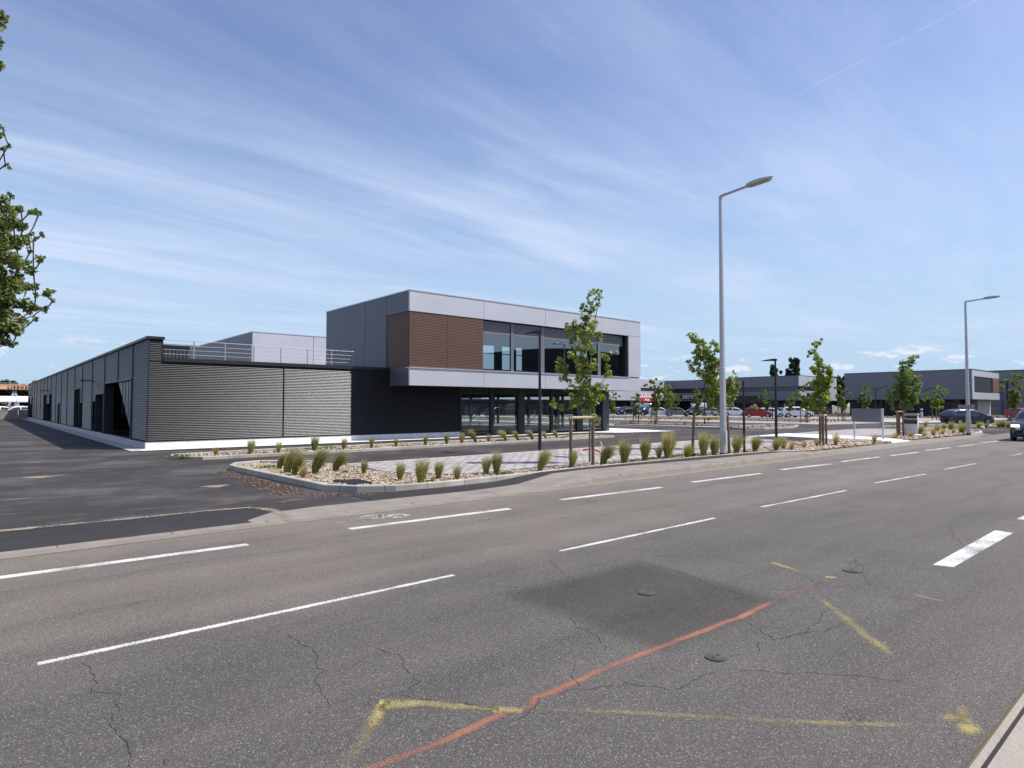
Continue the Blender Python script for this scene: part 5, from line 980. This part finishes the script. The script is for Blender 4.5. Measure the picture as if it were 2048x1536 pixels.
# ------------------------------------------------------------------ feather grasses
random.seed(5)
def tuft_mesh(name, n, h, spread, lean, m, seed, wdt=.0042, segs=5):
    random.seed(seed); mb = MB()
    for _ in range(n):
        a = random.uniform(0, 6.283); r0 = .05*math.sqrt(random.random()); hh = h*random.uniform(.45, 1.05); out = spread*random.uniform(.1, 1)**1.2
        d = Vector((math.cos(a), math.sin(a), 0)); sd = Vector((-d.y, d.x, 0)); base = d*r0; ln = Vector((lean[0], lean[1], 0))*random.uniform(.6, 1.4)
        tw = random.uniform(0, 3.14); side = (sd*math.cos(tw)+d*math.sin(tw)).normalized(); vs = []
        for i in range(segs+1):
            u_ = i/segs; p = base+d*out*u_**1.8+ln*u_**2.2+Vector((0, 0, hh*(u_-.28*(out/h+ln.length/h)*u_**3)))
            w_ = wdt*(1-.85*u_)+.0006
            if i == segs: vs.append(p)
            else: vs += [p-side*w_, p+side*w_]
        fs = [(2*i, 2*i+1, 2*i+3, 2*i+2) for i in range(segs-1)]+[(2*segs-2, 2*segs-1, 2*segs)]; mb.add(vs, fs)
    me = bpy.data.meshes.new(name); me.from_pydata(mb.v, [], mb.f); me.materials.append(m); return me
rt = (_r.x, _r.y)
def LN(k): return (rt[0]*k, rt[1]*k)
T = {'up': tuft_mesh('grass_tuft', 420, .5, .13, LN(.03), M_gr, 1), 'right': tuft_mesh('grass_tuft', 460, .5, .10, LN(.22), M_gr, 2), 'left': tuft_mesh('grass_tuft', 300, .5, .09, LN(-.24), M_gr, 3),
     'yellow': tuft_mesh('grass_tuft', 260, .5, .2, LN(.0), M_gr2, 4), 'wide': tuft_mesh('grass_tuft', 560, .5, .26, LN(.1), M_gr, 6), 'far': tuft_mesh('grass_tuft', 90, .5, .22, LN(.02), M_gr2, 7, .016, 3), 'fargreen': tuft_mesh('grass_tuft', 90, .5, .2, LN(-.05), M_gr, 8, .016, 3)}
ORD = ['first', 'second', 'third', 'fourth', 'fifth', 'sixth', 'seventh', 'eighth', 'ninth', 'tenth', 'eleventh', 'twelfth', 'thirteenth', 'fourteenth', 'fifteenth', 'sixteenth', 'seventeenth', 'eighteenth', 'nineteenth', 'twentieth']
DESC = {'up': 'upright green', 'right': 'green right-leaning', 'left': 'pale left-blown', 'yellow': 'yellow dry', 'wide': 'broad green', 'far': 'dry', 'fargreen': 'green'}
def tuft(kind, x, y, hp, z, label, group, X=None):
    g = PX(x, y, X) if X else G(x, y, z)
    if X: g.z = z
    dep = (g-_C).dot(_f); h = hp*1.2/FPX*dep; o = bpy.data.objects.new('grass_tuft', T[kind]); COL.objects.link(o); o.location = g; s_ = h/.5; o.scale = (s_*random.uniform(.9, 1.2),)*2+(s_,)
    o.rotation_euler = (0, 0, random.uniform(-.35, .35) if kind in ('left', 'right') else random.uniform(-.6, .6)); tag(o, label, 'grass tuft', group); return o
def row(items, z, where, group):
    items = sorted(items, key=lambda i: i[0])
    for k, (x, y, hp, kind) in enumerate(items): tuft(kind, x, y, hp, z, '%s grass tuft, %s from left %s' % (DESC[kind], ORD[k], where), group)
row([(558, 938, 32, 'right'), (574, 945, 50, 'right'), (589, 950, 42, 'right'), (606, 956, 24, 'yellow'), (630, 946, 50, 'right'), (671, 942, 40, 'right'), (728, 948, 27, 'up')], .09, 'in the kerbed bed tip', 'feather grasses in the kerbed bed tip')
row([(800, 960, 33, 'up'), (842, 968, 48, 'up'), (877, 957, 33, 'up'), (914, 959, 28, 'yellow'), (972, 949, 34, 'up'), (993, 949, 44, 'up'), (1080, 942, 46, 'right'), (1145, 935, 34, 'up'), (1206, 928, 42, 'right'), (1249, 926, 44, 'up'), (1290, 921, 44, 'up'), (1318, 917, 26, 'yellow'), (1336, 917, 52, 'up'), (1374, 916, 28, 'wide'), (1407, 912, 46, 'up'), (1429, 912, 40, 'up'), (1473, 906, 38, 'wide')], .09, 'along the front kerb beside the pavers', 'feather grasses along the front kerb')
row([(1510, 903, 32, 'wide'), (1552, 901, 27, 'wide'), (1567, 898, 24, 'up'), (1584, 900, 18, 'yellow'), (1609, 897, 16, 'yellow'), (1634, 893, 16, 'yellow'), (1672, 891, 24, 'yellow'), (1749, 886, 17, 'yellow')], .09, 'in the rocks right of the plain black post', 'grass tufts in the rocks by the white path')
row([(1790, 879, 14, 'yellow'), (1821, 876, 15, 'yellow'), (1841, 871, 20, 'up'), (1848, 875, 11, 'yellow'), (1867, 873, 18, 'yellow'), (1874, 865, 15, 'up'), (1886, 871, 14, 'yellow'), (1888, 861, 14, 'up'), (1902, 861, 17, 'up'), (1907, 868, 10, 'yellow'), (1923, 867, 22, 'wide'), (1851, 854, 12, 'wide'), (1920, 853, 11, 'up')], .03, 'in rocks around the pillar sign', 'grass tufts in the rocks around the pillar sign')
row([(1957, 856, 13, 'wide'), (1972, 856, 10, 'wide'), (1998, 855, 14, 'wide'), (2006, 855, 15, 'wide'), (2016, 856, 13, 'wide'), (1764, 851, 9, 'yellow'), (1787, 852, 9, 'yellow')], .06, 'on the grass strip before the side road', 'low grasses before the side road')
row([(431, 911, 16, 'yellow'), (501.5, 907.5, 26, 'up'), (557, 904.5, 19, 'up'), (628.6, 901, 27, 'up'), (688, 898, 20, 'up'), (743, 896, 22, 'up'), (791.6, 893, 15, 'up'), (851, 891, 19, 'up'), (893, 888, 20, 'up')], .09, 'in narrow bed before the corrugated wall', 'feather grasses in the narrow bed by the building')
row([(923.4, 886, 20, 'up'), (950.8, 884.5, 26, 'left'), (977, 883, 14, 'yellow'), (1012, 882, 23, 'left'), (1036, 881.5, 21, 'left'), (1065, 879.5, 21, 'left'), (1092, 878, 17, 'left'), (1114, 876.5, 17, 'left')], .09, 'in narrow bed before the glazing', 'feather grasses in the narrow bed by the building')
def plain(items, z, label, group):
    for x, y, hp, kind in items: tuft(kind, x, y, hp, z, label, group)
plain([(1462, 857.6, 6, 'far'), (1477, 854, 5, 'far'), (1496, 857.5, 6, 'far'), (1505, 854.5, 5, 'far'), (1523, 856, 5, 'far'), (1539, 856, 6, 'far'), (1566, 853.5, 5, 'far'), (1578, 853.5, 5, 'far')], .1, 'small dry grass tuft on the rounded end of the car park island', 'small grasses on the island end')
plain([(1227, 847, 8, 'fargreen'), (1243, 847.5, 8, 'fargreen'), (1262, 847.5, 10, 'fargreen'), (1298, 848.6, 7, 'far'), (1311, 849, 15, 'far'), (1352, 850.3, 8, 'far'), (1370, 850.8, 10, 'fargreen'), (1394, 852, 9, 'fargreen'), (1384, 851.5, 6, 'fargreen'), (1404, 852.5, 6, 'fargreen')], .1, 'small grass tuft on the first car park island right of the overhang', 'small grasses on the first car park island')
plain([(x, 838.8+.012*(x-1270)+random.uniform(-.6, .6), random.uniform(5, 7), 'far') for x in (1251, 1272, 1281, 1297, 1312, 1320, 1330, 1341, 1362, 1395, 1420, 1502, 1518, 1535)]+[(x, 843.5+random.uniform(-1.5, 1), random.uniform(4, 7), 'far') for x in (1570, 1578, 1585, 1592, 1600, 1606, 1612, 1619, 1627, 1634, 1655, 1662, 1669, 1676, 1684, 1691, 1698)], .1, 'tiny dry grass tuft on the second car park island', 'tiny grasses on the second car park island')
plain([(x, 835.5+random.uniform(-1, 1), random.uniform(4, 6), random.choice(('far', 'fargreen'))) for x in (1735, 1760, 1775, 1790, 1800, 1858, 1866, 1880, 1995, 2003, 2012)]+[(x, 828+random.uniform(-1, 1), random.uniform(4, 6), 'fargreen') for x in (1625, 1640, 1655, 1672, 1690, 1705, 1790, 1800, 1815, 1830, 1850, 1862)], .1, 'tiny grass tuft on the far beds before the grey retail blocks', 'tiny grasses on the far beds')
# creeping ground cover in the front bed
mb = MB()
for x, y, r_ in ((1010, 948, .3), (1300, 918, .3), (1345, 914, .35), (1365, 912, .45), (1385, 911, .45), (1325, 917, .25), (690, 945, .12), (860, 963, .15), (1450, 906, .25), (1265, 923, .2), (1490, 904, .25), (535, 935, .3), (600, 950, .18), (1150, 936, .15)):
    g = G(x, y, .1); leaf_simple(mb, (g.x, g.y, .12), .05, int(420*r_), r_, (1, .35, .14))
for x, y, r_ in ((960, 884.5, .35), (1000, 881, .3), (1045, 879, .3), (1125, 875, .3), (1135, 873.5, .2), (650, 896, .5), (620, 898, .35), (360, 913, .5)):
    g = G(x, y, .1); leaf_simple(mb, (g.x, g.y, .11), .06, int(300*r_), r_, (1, .4, .16))
tag(mb.build('ground_cover', M_hedge), 'creeping green ground cover between the feather grasses', 'ground cover', kind='stuff')

# ------------------------------------------------------------------ vehicles
def car_mesh(kind):
    """local: x forward, y left, z up. returns stations (x, z_sill, z_belt, z_roof, half width, roof half width)"""
    if kind == 'hatch':
        Lh = 2.12; W = .89; prof = [(-2.12, .42, .80, .80, .70), (-2.08, .36, .98, 1.0, .80), (-1.98, .30, 1.02, 1.12, .85), (-1.72, .26, 1.01, 1.36, .88), (-1.2, .25, .99, 1.47, .89), (-.5, .25, .97, 1.50, .89), (.2, .25, .95, 1.46, .89), (.62, .25, .94, 1.32, .89), (1.05, .25, .93, 1.04, .89), (1.22, .25, .92, .94, .89), (1.6, .26, .86, .87, .86), (1.95, .30, .74, .75, .78), (2.08, .34, .62, .63, .68), (2.13, .40, .50, .51, .58)]
        wx = (-1.28, 1.33); cab = (-1.72, 1.05); ws = (.3, 1.18); rw = (-2.0, -1.6)
    elif kind == 'suv':
        Lh = 2.25; W = .93; prof = [(-2.25, .48, .90, .90, .76), (-2.2, .40, 1.05, 1.06, .86), (-2.12, .34, 1.10, 1.22, .90), (-1.9, .32, 1.10, 1.50, .92), (-1.3, .31, 1.08, 1.62, .93), (-.4, .31, 1.06, 1.66, .93), (.25, .31, 1.05, 1.62, .93), (.65, .31, 1.04, 1.45, .93), (1.08, .31, 1.03, 1.12, .93), (1.3, .31, 1.02, 1.04, .92), (1.75, .32, .96, .97, .89), (2.1, .36, .84, .85, .80), (2.22, .42, .68, .69, .70), (2.26, .48, .55, .56, .62)]
        wx = (-1.38, 1.42); cab = (-1.9, 1.08); ws = (.35, 1.24); rw = (-2.15, -1.8)
    else:
        Lh = 2.7; W = .98; prof = [(-2.7, .5, 1.2, 2.15, .94), (-2.66, .36, 1.2, 2.28, .97), (-2.2, .34, 1.2, 2.32, .98), (-1, .34, 1.2, 2.34, .98), (.5, .34, 1.2, 2.34, .98), (1.15, .34, 1.2, 2.25, .98), (1.5, .34, 1.2, 1.9, .98), (1.95, .34, 1.2, 1.32, .97), (2.1, .34, 1.16, 1.2, .96), (2.45, .36, 1.02, 1.05, .92), (2.66, .40, .8, .81, .84), (2.72, .46, .6, .61, .76)]
        wx = (-1.7, 1.75); cab = (.45, 1.95); ws = (1.2, 2.02); rw = None
    def at(x):
        for a, b in zip(prof[:-1], prof[1:]):
            if a[0] <= x <= b[0]+1e-9: t_ = (x-a[0])/(b[0]-a[0]); return [a[i]+(b[i]-a[i])*t_ for i in range(5)]
        return list(prof[-1] if x > 0 else prof[0])
    rw_ = .33 if kind == 'hatch' else .36
    xs = sorted({round(p[0], 3) for p in prof}|{round(w_+rw_*1.12*math.cos(a), 3) for w_ in wx for a in (0, .5, 1.0, 1.57, 2.14, 2.64, math.pi)})
    def sec(x):
        _, zs, zb, zr, hw = at(x)
        for w_ in wx:
            d = abs(x-w_)
            if d < rw_*1.12+1e-3: zs = max(zs, rw_+math.sqrt(max(0, (rw_*1.12)**2-d*d)))
        zs = min(zs, zb-.06); gh = max(0., min(1., (zr-zb)/.45)); rr = hw*(1-.20*gh) if kind != 'van' else hw*(1-.10*gh)
        zm = max(zs+.02, zs*.4+zb*.6-.05); return [(hw*.97, zs), (hw, min(zb-.02, zm)), (hw*.965, zb), (rr, zb+(zr-zb)*.88+.001), (rr*.86, zr+.012), (0, zr+.035)]
    S = [sec(x) for x in xs]; mb = MB(); vs = []
    for x, s_ in zip(xs, S): vs += [(x, y, z) for y, z in s_]+[(x, -y, z) for y, z in s_[-2::-1]]
    n = 11; fs = [(i*n+k, i*n+k+1, (i+1)*n+k+1, (i+1)*n+k) for i in range(len(xs)-1) for k in range(n-1)]+[tuple(range(n)), tuple((len(xs)-1)*n+k for k in range(n-1, -1, -1))]
    parts = {'body': (mb.add(vs, fs), 'paint')}
    under = MB().box(-Lh+.15, Lh-.15, -W*.88, W*.88, .2, .75); parts['underbody'] = (under, M_trim)
    def glasspatch(xa, xb, sd):
        g = MB(); X = [xa]+[x for x in xs if xa < x < xb]+[xb]; vs = []
        for x in X:
            s_ = sec(x); b, r_ = s_[2], s_[3]; lo, hi = .10, .90
            for f_ in (lo, hi): vs.append((x, sd*(b[0]+(r_[0]-b[0])*f_+.008), b[1]+(r_[1]-b[1])*f_))
        return g.add(vs, [(2*i, 2*i+2, 2*i+3, 2*i+1) for i in range(len(X)-1)])
    a, b = cab; mid_ = (a+b)/2-.05
    for sd in (1, -1):
        for (xa, xb) in (((a+.12, mid_-.04), (mid_+.04, b-.12)) if kind != 'van' else ((a+.1, b-.15),)): parts['side_window.%d%d' % (sd, int(xa*100))] = (glasspatch(xa, xb, sd), M_glasscar2)
    def cross(xa, xb):
        g = MB(); X = [xa]+[x for x in xs if xa < x < xb]+[xb]; vs = []
        for x in X:
            s_ = sec(x); hw_ = s_[3][0]*.93
            for y, z in ((hw_, s_[3][1]+.004), (s_[4][0]*.95, s_[4][1]+.006), (0, s_[5][1]+.006), (-s_[4][0]*.95, s_[4][1]+.006), (-hw_, s_[3][1]+.004)): vs.append((x+(.006 if x > 0 else -.006), y, z))
        return g.add(vs, [(5*i+k, 5*i+5+k, 5*i+6+k, 5*i+1+k) for i in range(len(X)-1) for k in range(4)])
    parts['windshield'] = (cross(*ws), M_glasscar2)
    if rw: parts['rear_window'] = (cross(*rw), M_glasscar2)
    fx_ = Lh-.12; fz = prof[-3][2]-.02
    for sd in (1, -1):
        parts['headlight.%d' % sd] = (MB().obox((fx_-.02, sd*W*.68, fz-.02), (.13, -.05*sd, 0), (0, .15, 0), (-.02, 0, .065)), M_lampglass)
        parts['taillight.%d' % sd] = (MB().obox((-Lh+.07, sd*W*.76, prof[1][2]-.08), (.07, 0, 0), (0, .11, 0), (0, 0, .10)), M_tail)
        parts['mirror.%d' % sd] = (MB().obox((b-.28, sd*(W+.08), prof[8][2]+.04), (.06, 0, 0), (0, .10, 0), (0, 0, .06)), 'paint')
    parts['grille'] = (MB().obox((Lh+.0, 0, .60 if kind != 'van' else .75), (.02, 0, 0), (0, W*.42, 0), (0, 0, .07)), M_trim)
    parts['bumper_intake'] = (MB().obox((Lh-.04, 0, .38), (.05, 0, 0), (0, W*.6, 0), (0, 0, .06)), M_trim)
    parts['number_plate'] = (MB().obox((Lh+.03, 0, .48), (.008, 0, 0), (0, .25, 0), (0, 0, .05)), M_whitep)
    for w_ in wx:
        for sd in (1, -1):
            y0_ = sd*(W-.20); y1_ = sd*(W-.01)
            parts['wheel.%d%d' % (int(w_*10), sd)] = (MB().tube([(w_, y0_, rw_), (w_, y0_+sd*.02, rw_), (w_, y1_-sd*.02, rw_), (w_, y1_, rw_)], [rw_*.9, rw_, rw_, rw_*.9], 20), M_tyre)
            parts['rim.%d%d' % (int(w_*10), sd)] = (MB().tube([(w_, y1_-sd*.02, rw_), (w_, y1_+sd*.004, rw_)], [rw_*.64, rw_*.6], 14), M_rim)
    return parts
M_glasscar2 = mat('dark_car_glass', (.018, .022, .026), .06, 0, spec=.9)
CARS = {}
def car(kind, paint, loc, head, label, name='parked_car', cat='car', group=None):
    if kind not in CARS:
        CARS[kind] = []
        for nm, (mb, m) in car_mesh(kind).items():
            me = bpy.data.meshes.new(nm.split('.')[0]); me.from_pydata(mb.v, [], mb.f); me.materials.append(m if m != 'paint' else M_trim)
            if nm.split('.')[0] in ('body',): me.polygons.foreach_set('use_smooth', [True]*len(me.polygons))
            CARS[kind].append((nm, me, m == 'paint'))
    t = thing(name, label, cat, loc, group); t.rotation_euler = (0, 0, head); rims = []; wh = {}
    for nm, me, pt in CARS[kind]:
        o = bpy.data.objects.new(nm.split('.')[0], me); COL.objects.link(o); o.parent = t
        if nm.startswith('wheel'): wh[nm.split('.')[1]] = o
        if nm.startswith('rim'): o.parent = wh[nm.split('.')[1]]
        if pt: o.material_slots[0].link = 'OBJECT'; o.material_slots[0].material = mat(*paint)
    return t
def P_(n, c, met=.5): return ('car_paint_'+n, c, .22, met)
CP = {'dark': P_('slate', (.105, .12, .145)), 'black': P_('black', (.012, .012, .015)), 'navy': P_('navy', (.022, .035, .06)), 'white': P_('white', (.74, .75, .76), .0), 'silver': P_('silver', (.42, .43, .44), .7), 'grey': P_('grey', (.20, .205, .21), .6), 'red': P_('red', (.36, .018, .02), .2), 'blue': P_('pale_blue', (.30, .40, .46), .5)}
FG = 'cars in the far car park row'
car('hatch', CP['dark'], (72.1, 16.8, 0), R(-41), 'blue-grey hatchback crossing the lane behind the name plate lamp', 'car')
t = car('suv', CP['dark'], (43.1, 6.86, 0), R(180), 'dark car with lit headlight entering the picture at the right edge of the road', 'car')
for ch in t.children:
    if ch.name.startswith('headlight'):
        ch.material_slots[0].link = 'OBJECT'; m = mat('lit_headlight', (.9, .9, .85), .2); m.node_tree.nodes['Principled BSDF'].inputs['Emission Color'].default_value = (1, .96, .82, 1); m.node_tree.nodes['Principled BSDF'].inputs['Emission Strength'].default_value = 2.2; ch.material_slots[0].material = m
g = G(2046, 838.5); car('hatch', CP['red'], (g.x, g.y, 0), R(-130), 'bright red car at the far right edge before the concrete hall')
def far_car(kind, col, x, X, head, label, name='parked_car', cat='car'):
    g = PX(x, 820, X); return car(kind, CP[col], (X, g.y, 0), R(head), label, name, cat, FG)
far_car('hatch', 'silver', 1229, 97, 150, 'silver hatchback just right of the dark end column')
far_car('suv', 'black', 1250, 97, 185, 'black estate car left of the silver van')
far_car('van', 'silver', 1290, 103, -40, 'silver panel van parked under the red shop sign', 'parked_van', 'van')
far_car('suv', 'navy', 1287, 92, 180, 'dark blue car parked in front of the silver van')
far_car('hatch', 'white', 1321, 94, -60, 'white hatchback with its nose to the right, beside the silver van')
far_car('hatch', 'grey', 1356, 94, -60, 'grey hatchback left of the dark blue car under the passage sign')
far_car('suv', 'navy', 1391, 92, 178, 'dark blue estate car under the passage sign')
far_car('van', 'white', 1411, 108, -50, 'white van partly hidden behind the first island lamp', 'parked_van', 'van')
far_car('hatch', 'silver', 1425, 93, -55, 'silver hatchback left of the nearest tall street lamp')
far_car('hatch', 'white', 1470, 100, -60, 'white car partly hidden between the tall lamp and the plain black post')
far_car('hatch', 'red', 1516, 92, -62, 'dark red hatchback right of the plain black post')
far_car('hatch', 'white', 1542, 93, -62, 'white hatchback beside the dark red hatchback')
far_car('hatch', 'dark', 1556, 95, -62, 'dark hatchback hidden behind the small black lamp')
far_car('hatch', 'blue', 1571, 96, -62, 'pale blue hatchback between the dark hatchback and the white estate')
far_car('suv', 'white', 1594, 95, -55, 'white estate car, rightmost of the far row')
random.seed(9)
for k, (x, X, c) in enumerate(((2, 113, 'white'), (14, 116, 'red'), (30, 113, 'white'), (44, 115, 'blue'))):
    g = PY(x, 820, X); car('hatch', CP[c], (g.x, X, .25), R(90*k+20), ('white car behind the block wall, left edge', 'red vehicle behind the block wall under the marquee', 'second white car behind the block wall', 'pale blue car behind the block wall beside the corrugated building')[k], 'yard_vehicle', 'car', 'vehicles behind the block wall')
